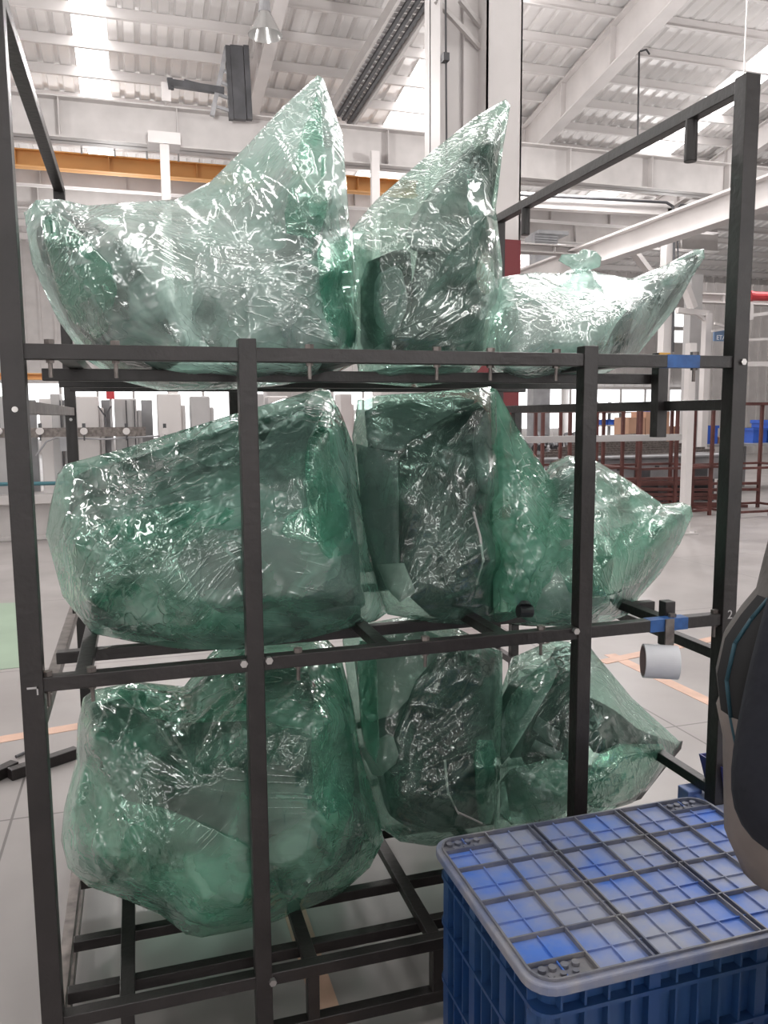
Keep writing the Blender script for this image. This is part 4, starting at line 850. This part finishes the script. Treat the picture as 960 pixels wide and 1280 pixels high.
panel(I, [(852, 926, .34), (850, 936, .30), (825, 966, .24), (800, 998, .22), (770, 1008, .24), (780, 1000, .28), (808, 965, .30), (832, 938, .34)], (), 'panel_dark', name='folded_edge', sm=0)
panel(I, [(625, 860, .60), (690, 830, .64), (680, 940, .55), (630, 950, .55)], (), 'panel_grey')
panel(I, [(630, 960, .6), (760, 955, .55), (790, 985, .45), (640, 1025, .45)], [(700, 985, .65)], 'panel_pale')
panel(I, [(672, 895, .34), (700, 915, .32), (694, 935, .32), (666, 912, .34)], (), 'panel_grey', name='bracket', sm=0)
panel(I, [(670, 925, .32), (704, 942, .30), (700, 952, .30), (664, 936, .32)], (), 'panel_grey', name='bracket', sm=0)

patch(I, [(758, 930), (843, 930), (800, 996), (742, 1014), (718, 985)], 53, crumple=2.6)
patch(I, [(628, 880), (690, 815), (700, 840), (640, 940), (624, 960)], 54, m='film_pale')
patch(I, [(625, 965), (700, 945), (735, 975), (700, 1025), (625, 1032)], 55, m='film_pale', crumple=3)
# ================================================================ BLUE CRATE
X0, X1, Y0, Y1, ZC = .838, 1.572, -.712, -.195, .62
cr = empty('plastic_crate', ((X0+X1)/2, (Y0+Y1)/2, 0), label='large blue plastic crate with a ribbed worn top, in the lower right corner', cat='crate')
def rrect(x0, x1, y0, y1, r, n=6):
    out = []
    for cx_, cy_, a0 in ((x1-r, y0+r, -90), (x1-r, y1-r, 0), (x0+r, y1-r, 90), (x0+r, y0+r, 180)):
        for k in range(n+1): t_ = math.radians(a0+90*k/n); out.append((cx_+r*math.cos(t_), cy_+r*math.sin(t_)))
    return out
def slab(x0, x1, y0, y1, z0, z1, r): 
    p = rrect(x0, x1, y0, y1, r); return loft([[(x, y, z0) for x, y in p], [(x, y, z1) for x, y in p]])
o = slab(X0+.012, X1-.012, Y0+.012, Y1-.012, ZC-.03, ZC-.009, .045).build('top_plate', M['lid'], cr)
# rim ring
def ring(x0, x1, y0, y1, r, wd, z0, z1):
    a = rrect(x0, x1, y0, y1, r); b = rrect(x0+wd, x1-wd, y0+wd, y1-wd, max(.004, r-wd)); n = len(a); m = MB()
    v = [(x, y, z0) for x, y in a]+[(x, y, z1) for x, y in a]+[(x, y, z1) for x, y in b]+[(x, y, z0) for x, y in b]
    m.add(v, [(i*n+k, i*n+(k+1) % n, ((i+1) % 4)*n+(k+1) % n, ((i+1) % 4)*n+k) for i in range(4) for k in range(n)]); return m
ring(X0, X1, Y0, Y1, .055, .016, ZC-.024, ZC-.004).build('rim', M['lidrim'], cr, bevel=.004)
ring(X0+.012, X1-.012, Y0+.012, Y1-.012, .046, .004, ZC-.01, ZC+.001).build('rim_bead', M['lidrib'], cr)
# major ribs
gx0, gx1, gy0, gy1 = X0+.016, X1-.016, Y0+.016, Y1-.016
s = MB(); nx, ny = 6, 4
for j in range(1, ny): y = gy0+(gy1-gy0)*j/ny; s.box(gx0, gx1, y-.0017, y+.0017, ZC-.012, ZC+.001)
for i in range(1, nx):
    x = gx0+(gx1-gx0)*i/nx
    if i in (2, 4): s.box(x-.0085, x-.0055, gy0, gy1, ZC-.012, ZC+.001); s.box(x+.0055, x+.0085, gy0, gy1, ZC-.012, ZC+.001)
    else: s.box(x-.0017, x+.0017, gy0, gy1, ZC-.012, ZC+.001)
s.build('main_ribs', M['lidrib'], cr)
s = MB()
for i in range(nx):
    x = gx0+(gx1-gx0)*(i+.5)/nx; s.box(x-.0012, x+.0012, gy0, gy1, ZC-.012, ZC-.0045)
for j in range(ny):
    y = gy0+(gy1-gy0)*(j+.45)/ny; s.box(gx0, gx1, y-.0012, y+.0012, ZC-.012, ZC-.0045)
s.build('fine_ribs', M['lid'], cr)
for cx_, cy_ in ((gx0+.058, gy0+.024), (gx0+.058, gy1-.024), (gx1-.058, gy1-.024), (gx1-.058, gy0+.024)):
    s = MB()
    s.box(cx_-.058, cx_+.058, cy_-.021, cy_+.021, ZC-.010, ZC-.0085); s.box(cx_-.058, cx_+.058, cy_+(.022 if cy_ < -.4 else -.024), cy_+(.024 if cy_ < -.4 else -.022), ZC-.011, ZC+.001)
    for u in (-.036, -.016, .008, .030): s.cyl((cx_+u, cy_+.008, ZC-.01), (cx_+u, cy_+.008, ZC-.002), .0075, n=12)
    for u in (-.028, -.004, .020): s.cyl((cx_+u, cy_-.010, ZC-.01), (cx_+u, cy_-.010, ZC-.003), .006, n=12)
    s.build('corner_studs', M['lidrib'], cr)
# body : ribbed walls
bx0, bx1, by0, by1 = X0+.014, X1-.014, Y0+.014, Y1-.014
loft([[(x, y, z) for x, y in rrect(bx0+.02+t_, bx1-.02-t_, by0+.02+t_, by1-.02-t_, .03)] for z, t_ in ((0, .012), (.3, .006), (ZC-.03, 0))]).build('body', M['crate'], cr)
s = MB()
for z in (.03, .16, .30, .44, .55):
    t_ = .012*(1-z/ZC); r_ = ring(bx0+t_*.2, bx1-t_*.2, by0+t_*.2, by1-t_*.2, .035, .034, z-.004, z+.004); s.add(r_.v, r_.f)
s.build('wall_bands', M['crate'], cr)
s = MB()
for i in range(1, 15):
    x = bx0+(bx1-bx0)*i/15; wd = .012 if i % 5 == 0 else .0022
    s.box(x-wd, x+wd, by0+.004, by0+.03, .01, ZC-.033); s.box(x-wd, x+wd, by1-.03, by1-.004, .01, ZC-.033)
for j in range(1, 10):
    y = by0+(by1-by0)*j/10; wd = .014 if j % 3 == 0 else .0022
    s.box(bx0+.003, bx0+.03, y-wd, y+wd, .01, ZC-.033); s.box(bx1-.03, bx1-.003, y-wd, y+wd, .01, ZC-.033)
s.build('wall_ribs', M['crate'], cr)
s = MB(); 
for yy, zz in ((-.50, .30), (-.57, .20)): s.box(X0+.012, X0+.026, yy-.010, yy+.010, zz-.02, zz+.02)
s.build('label_remnant', M['yellow'], cr, bevel=.003)

# second crate behind right, violet bin
zc2 = .47; qx, qy = at(862, 990, Z=zc2)[:2]
c2 = empty('plastic_crate', (qx+.3, qy-.1, 0), label='second blue crate, mostly hidden behind the ribbed crate and the person', cat='crate')
slab(qx, qx+.60, qy-.36, qy+.02, zc2-.02, zc2, .02).build('lid', M['lid'], c2, bevel=.003)
slab(qx+.02, qx+.58, qy-.34, qy+.0, 0, zc2-.02, .02).build('body', M['crate'], c2)
s = MB(); s.box(qx-.02, qx+.03, qy-.02, qy+.03, zc2-.05, zc2+.012); s.build('latch', M['lid'], c2, bevel=.004)
pv = ap(899, 985, qy-.06)
vb = empty('parts_bin', (pv[0], pv[1], zc2), label='small violet-blue open bin with paper inside, on the second blue crate', cat='bin')
def taper(cx_, cy_, z0, z1, a0, b0, a1, b1, th=.004):
    o_ = lambda a, b, z: [(cx_-a, cy_-b, z), (cx_+a, cy_-b, z), (cx_+a, cy_+b, z), (cx_-a, cy_+b, z)]
    m = MB(); v = o_(a0, b0, z0)+o_(a1, b1, z1)+o_(a1-th, b1-th, z1)+o_(a0-th, b0-th, z0+th)
    fc = [(3, 2, 1, 0)]
    for i in range(3): fc += [(i*4+k, i*4+(k+1) % 4, (i+1)*4+(k+1) % 4, (i+1)*4+k) for k in range(4)]
    fc.append((12, 13, 14, 15)); m.add(v, fc); return m
bw = .06
taper(pv[0]+.035, pv[1], zc2+.001, zc2+.115, .04, .04, .062, .06).build('body', M['purple'], vb)
s = MB(); s.bar((pv[0]+.02, pv[1], zc2+.01), (pv[0]+.005, pv[1]+.01, zc2+.15), .05, .003, up=(0, 1, 0)); s.build('paper_slip', M['paper'], vb)

# loose tubes on floor
for (x0, y0, x1, y1, wd, lab) in ((12, 968, 96, 940, .05, 'long black square tube lying on the floor left of the rack'), (-40, 985, 19, 957, .05, 'short black square tube on the floor at the left photo edge')):
    a = at(x0, y0, Z=.025); b = at(x1, y1, Z=.025); tag(MB().bar(a, b, wd).build('steel_tube', M['black'], bevel=.004), lab, 'steel tube')
a = at(20, 946, Z=.012); b = at(40, 937, Z=.012); tag(MB().cyl(a, b, .008).build('metal_rod', M['darkgrey']), 'thin short rod on the floor just left of the rack', 'rod')

# ================================================================ PERSON (right edge)
pr = empty('person', (1.50, -.86, 0), label='person in dark navy jacket and grey vest with teal piping, at the right edge', cat='person')
def skin_chain(name, pts, edges, m, parent, sub=2):
    me = bpy.data.meshes.new(name); me.from_pydata([p[:3] for p in pts], edges, [])
    o = link(name, me, m, parent); md = o.modifiers.new('skin', 'SKIN'); 
    for i, p in enumerate(pts):
        sv = me.skin_vertices[0].data[i]; sv.radius = (p[3], p[4] if len(p) > 4 else p[3]); sv.use_root = (i == 0)
    md.use_smooth_shade = True; s_ = o.modifiers.new('sub', 'SUBSURF'); s_.levels = s_.render_levels = sub
    return o
def oval(cx_, cy_, z, a, b, n=28, tw=0): return [(cx_+a*math.cos(t_), cy_+b*math.sin(t_), z) for t_ in [2*math.pi*k/n for k in range(n)]]
YP = -.84
def lx(px, py, Y): return ap(px, py, Y)
# torso vest: left outline follows the photo's figure
tz = []
for (px_, py_) in ((985, 640), (962, 700), (951, 745), (930, 770), (910, 800), (900, 845), (905, 890), (913, 930), (914, 990), (915, 1050), (935, 1095)):
    P = lx(px_, py_, YP); tz.append((P[0], P[2]))
rings = []
cxp = 1.42
ctr = []
for (xl, z) in [(1.34, 1.46)]+tz: a_ = .15 if z > 1.4 else .205; ctr.append(xl+a_); rings.append(oval(xl+a_, YP-.02, z, a_, .125))
body = loft(rings); bo = body.build('torso', M['vest'], pr, smooth=True); 
# black side panel and teal piping on the vest
def onvest(u, k, off=.003):   # point on ring k at angle u
    r = rings[k]; i = int(round(u/(2*math.pi)*28)) % 28; p = Vector(r[i]); c_ = Vector((ctr[k], YP-.02, p.z)); return p+(p-c_).normalized()*off
s = MB(); ks = range(3, 9)
v = []
for k in ks:
    for i in (13, 14, 15, 16): 
        p = Vector(rings[k][i]); c_ = Vector((ctr[k], YP-.02, p.z)); v.append(p+(p-c_).normalized()*.004)
s.add(v, [(r_*4+i, r_*4+i+1, r_*4+i+5, r_*4+i+4) for r_ in range(len(ks)-1) for i in range(3)])
s.build('side_panel', M['blackcloth'], pr, smooth=True)
s = MB(); s.tube([onvest(math.pi, k, .004) for k in range(3, 9)], .0035); s.build('piping', M['teal'], pr, smooth=True)
s = MB(); tr_ = [rings[k] for k in range(8, 12)]; rr_ = []
for k in range(7, 12):
    rr_.append([tuple(Vector((ctr[k], YP-.02, p[2]))+(Vector(p)-Vector((ctr[k], YP-.02, p[2])))*1.03) for p in rings[k]])
loft(rr_).build('hem', M['hem'], pr, smooth=True)
# arms
sh = Vector(lx(1040, 690, -.93)); el = Vector(lx(962, 1008, -.98)); 
arm = skin_chain('sleeve', [(sh.x+.05, sh.y+.03, sh.z+.05, .075), (sh.x, sh.y, sh.z, .07), ((sh.x+el.x)/2-.005, (sh.y+el.y)/2, (sh.z+el.z)/2, .070), (el.x, el.y, el.z, .066), (el.x+.02, el.y-.02, el.z-.028, .062), (el.x+.20, el.y-.06, el.z+.01, .045), (el.x+.26, el.y-.08, el.z+.02, .038)], [(i, i+1) for i in range(6)], M['navy'], pr)
hd = Vector((el.x+.27, el.y-.08, el.z+.02))
pts = [(hd.x, hd.y, hd.z, .024), (hd.x+.05, hd.y-.01, hd.z, .034, .018), (hd.x+.09, hd.y-.02, hd.z-.002, .036, .016)]; eg = [(0, 1), (1, 2)]
for k, (dy, ln) in enumerate(((-.03, .065), (-.01, .075), (.012, .07), (.032, .055))):
    n0 = len(pts); pts += [(hd.x+.10, hd.y-.02+dy, hd.z-.002, .0095), (hd.x+.10+ln*.6, hd.y-.02+dy, hd.z-.015, .009), (hd.x+.10+ln, hd.y-.02+dy, hd.z-.035, .008)]; eg += [(2, n0), (n0, n0+1), (n0+1, n0+2)]
n0 = len(pts); pts += [(hd.x+.05, hd.y+.03, hd.z+.01, .011), (hd.x+.085, hd.y+.055, hd.z+.005, .009)]; eg += [(1, n0), (n0, n0+1)]
skin_chain('hand', pts, eg, M['skin'], pr)
skin_chain('sleeve', [(1.60, -.86, 1.40, .075), (1.66, -.90, 1.22, .062), (1.70, -.96, 1.08, .055), (1.62, -1.10, 1.0, .042)], [(0, 1), (1, 2), (2, 3)], M['navy'], pr)
hipx = ctr[-1]+.06
# jacket shoulders, trousers, shoes, head
loft([oval(cxp+.06, -.86, z, a, b) for z, a, b in ((1.28, .19, .12), (1.38, .21, .125), (1.45, .19, .11), (1.50, .10, .08), (1.53, .06, .06))]).build('jacket_yoke', M['navy'], pr, smooth=True)
for dx in (0, .19):
    skin_chain('trouser_leg', [(hipx-.09+dx*.8, -.87, .90, .10), (hipx-.09+dx, -.90, .50, .072), (hipx-.09+dx, -.92, .10, .052)], [(0, 1), (1, 2)], M['blackcloth'], pr)
    skin_chain('shoe', [(hipx-.09+dx, -.93, .05, .045, .04), (hipx-.09+dx, -.87, .045, .045, .04), (hipx-.09+dx, -.79, .035, .035, .028)], [(0, 1), (1, 2)], M['blackcloth'], pr)
hx0 = cxp+.07
hdm = loft([oval(hx0, -.86+dy, z, a, b) for z, a, b, dy in ((1.50, .055, .055, 0), (1.555, .055, .06, 0), (1.575, .06, .075, .01), (1.62, .07, .088, .012), (1.68, .076, .095, .005), (1.73, .074, .092, 0), (1.77, .055, .07, 0), (1.785, .02, .03, 0))])
hdm.cyl((hx0, -.77, 1.64), (hx0, -.745, 1.63), .012, .009); hdm.cyl((hx0-.07, -.86, 1.66), (hx0-.085, -.865, 1.66), .022); hdm.cyl((hx0+.07, -.86, 1.66), (hx0+.085, -.865, 1.66), .022)
hdm.build('head', M['skin'], pr, smooth=True)
loft([oval(hx0, -.875, z, a, b) for z, a, b in ((1.66, .08, .09), (1.72, .083, .098), (1.775, .062, .078), (1.80, .02, .03))]).build('hair', M['hair'], pr, smooth=True)
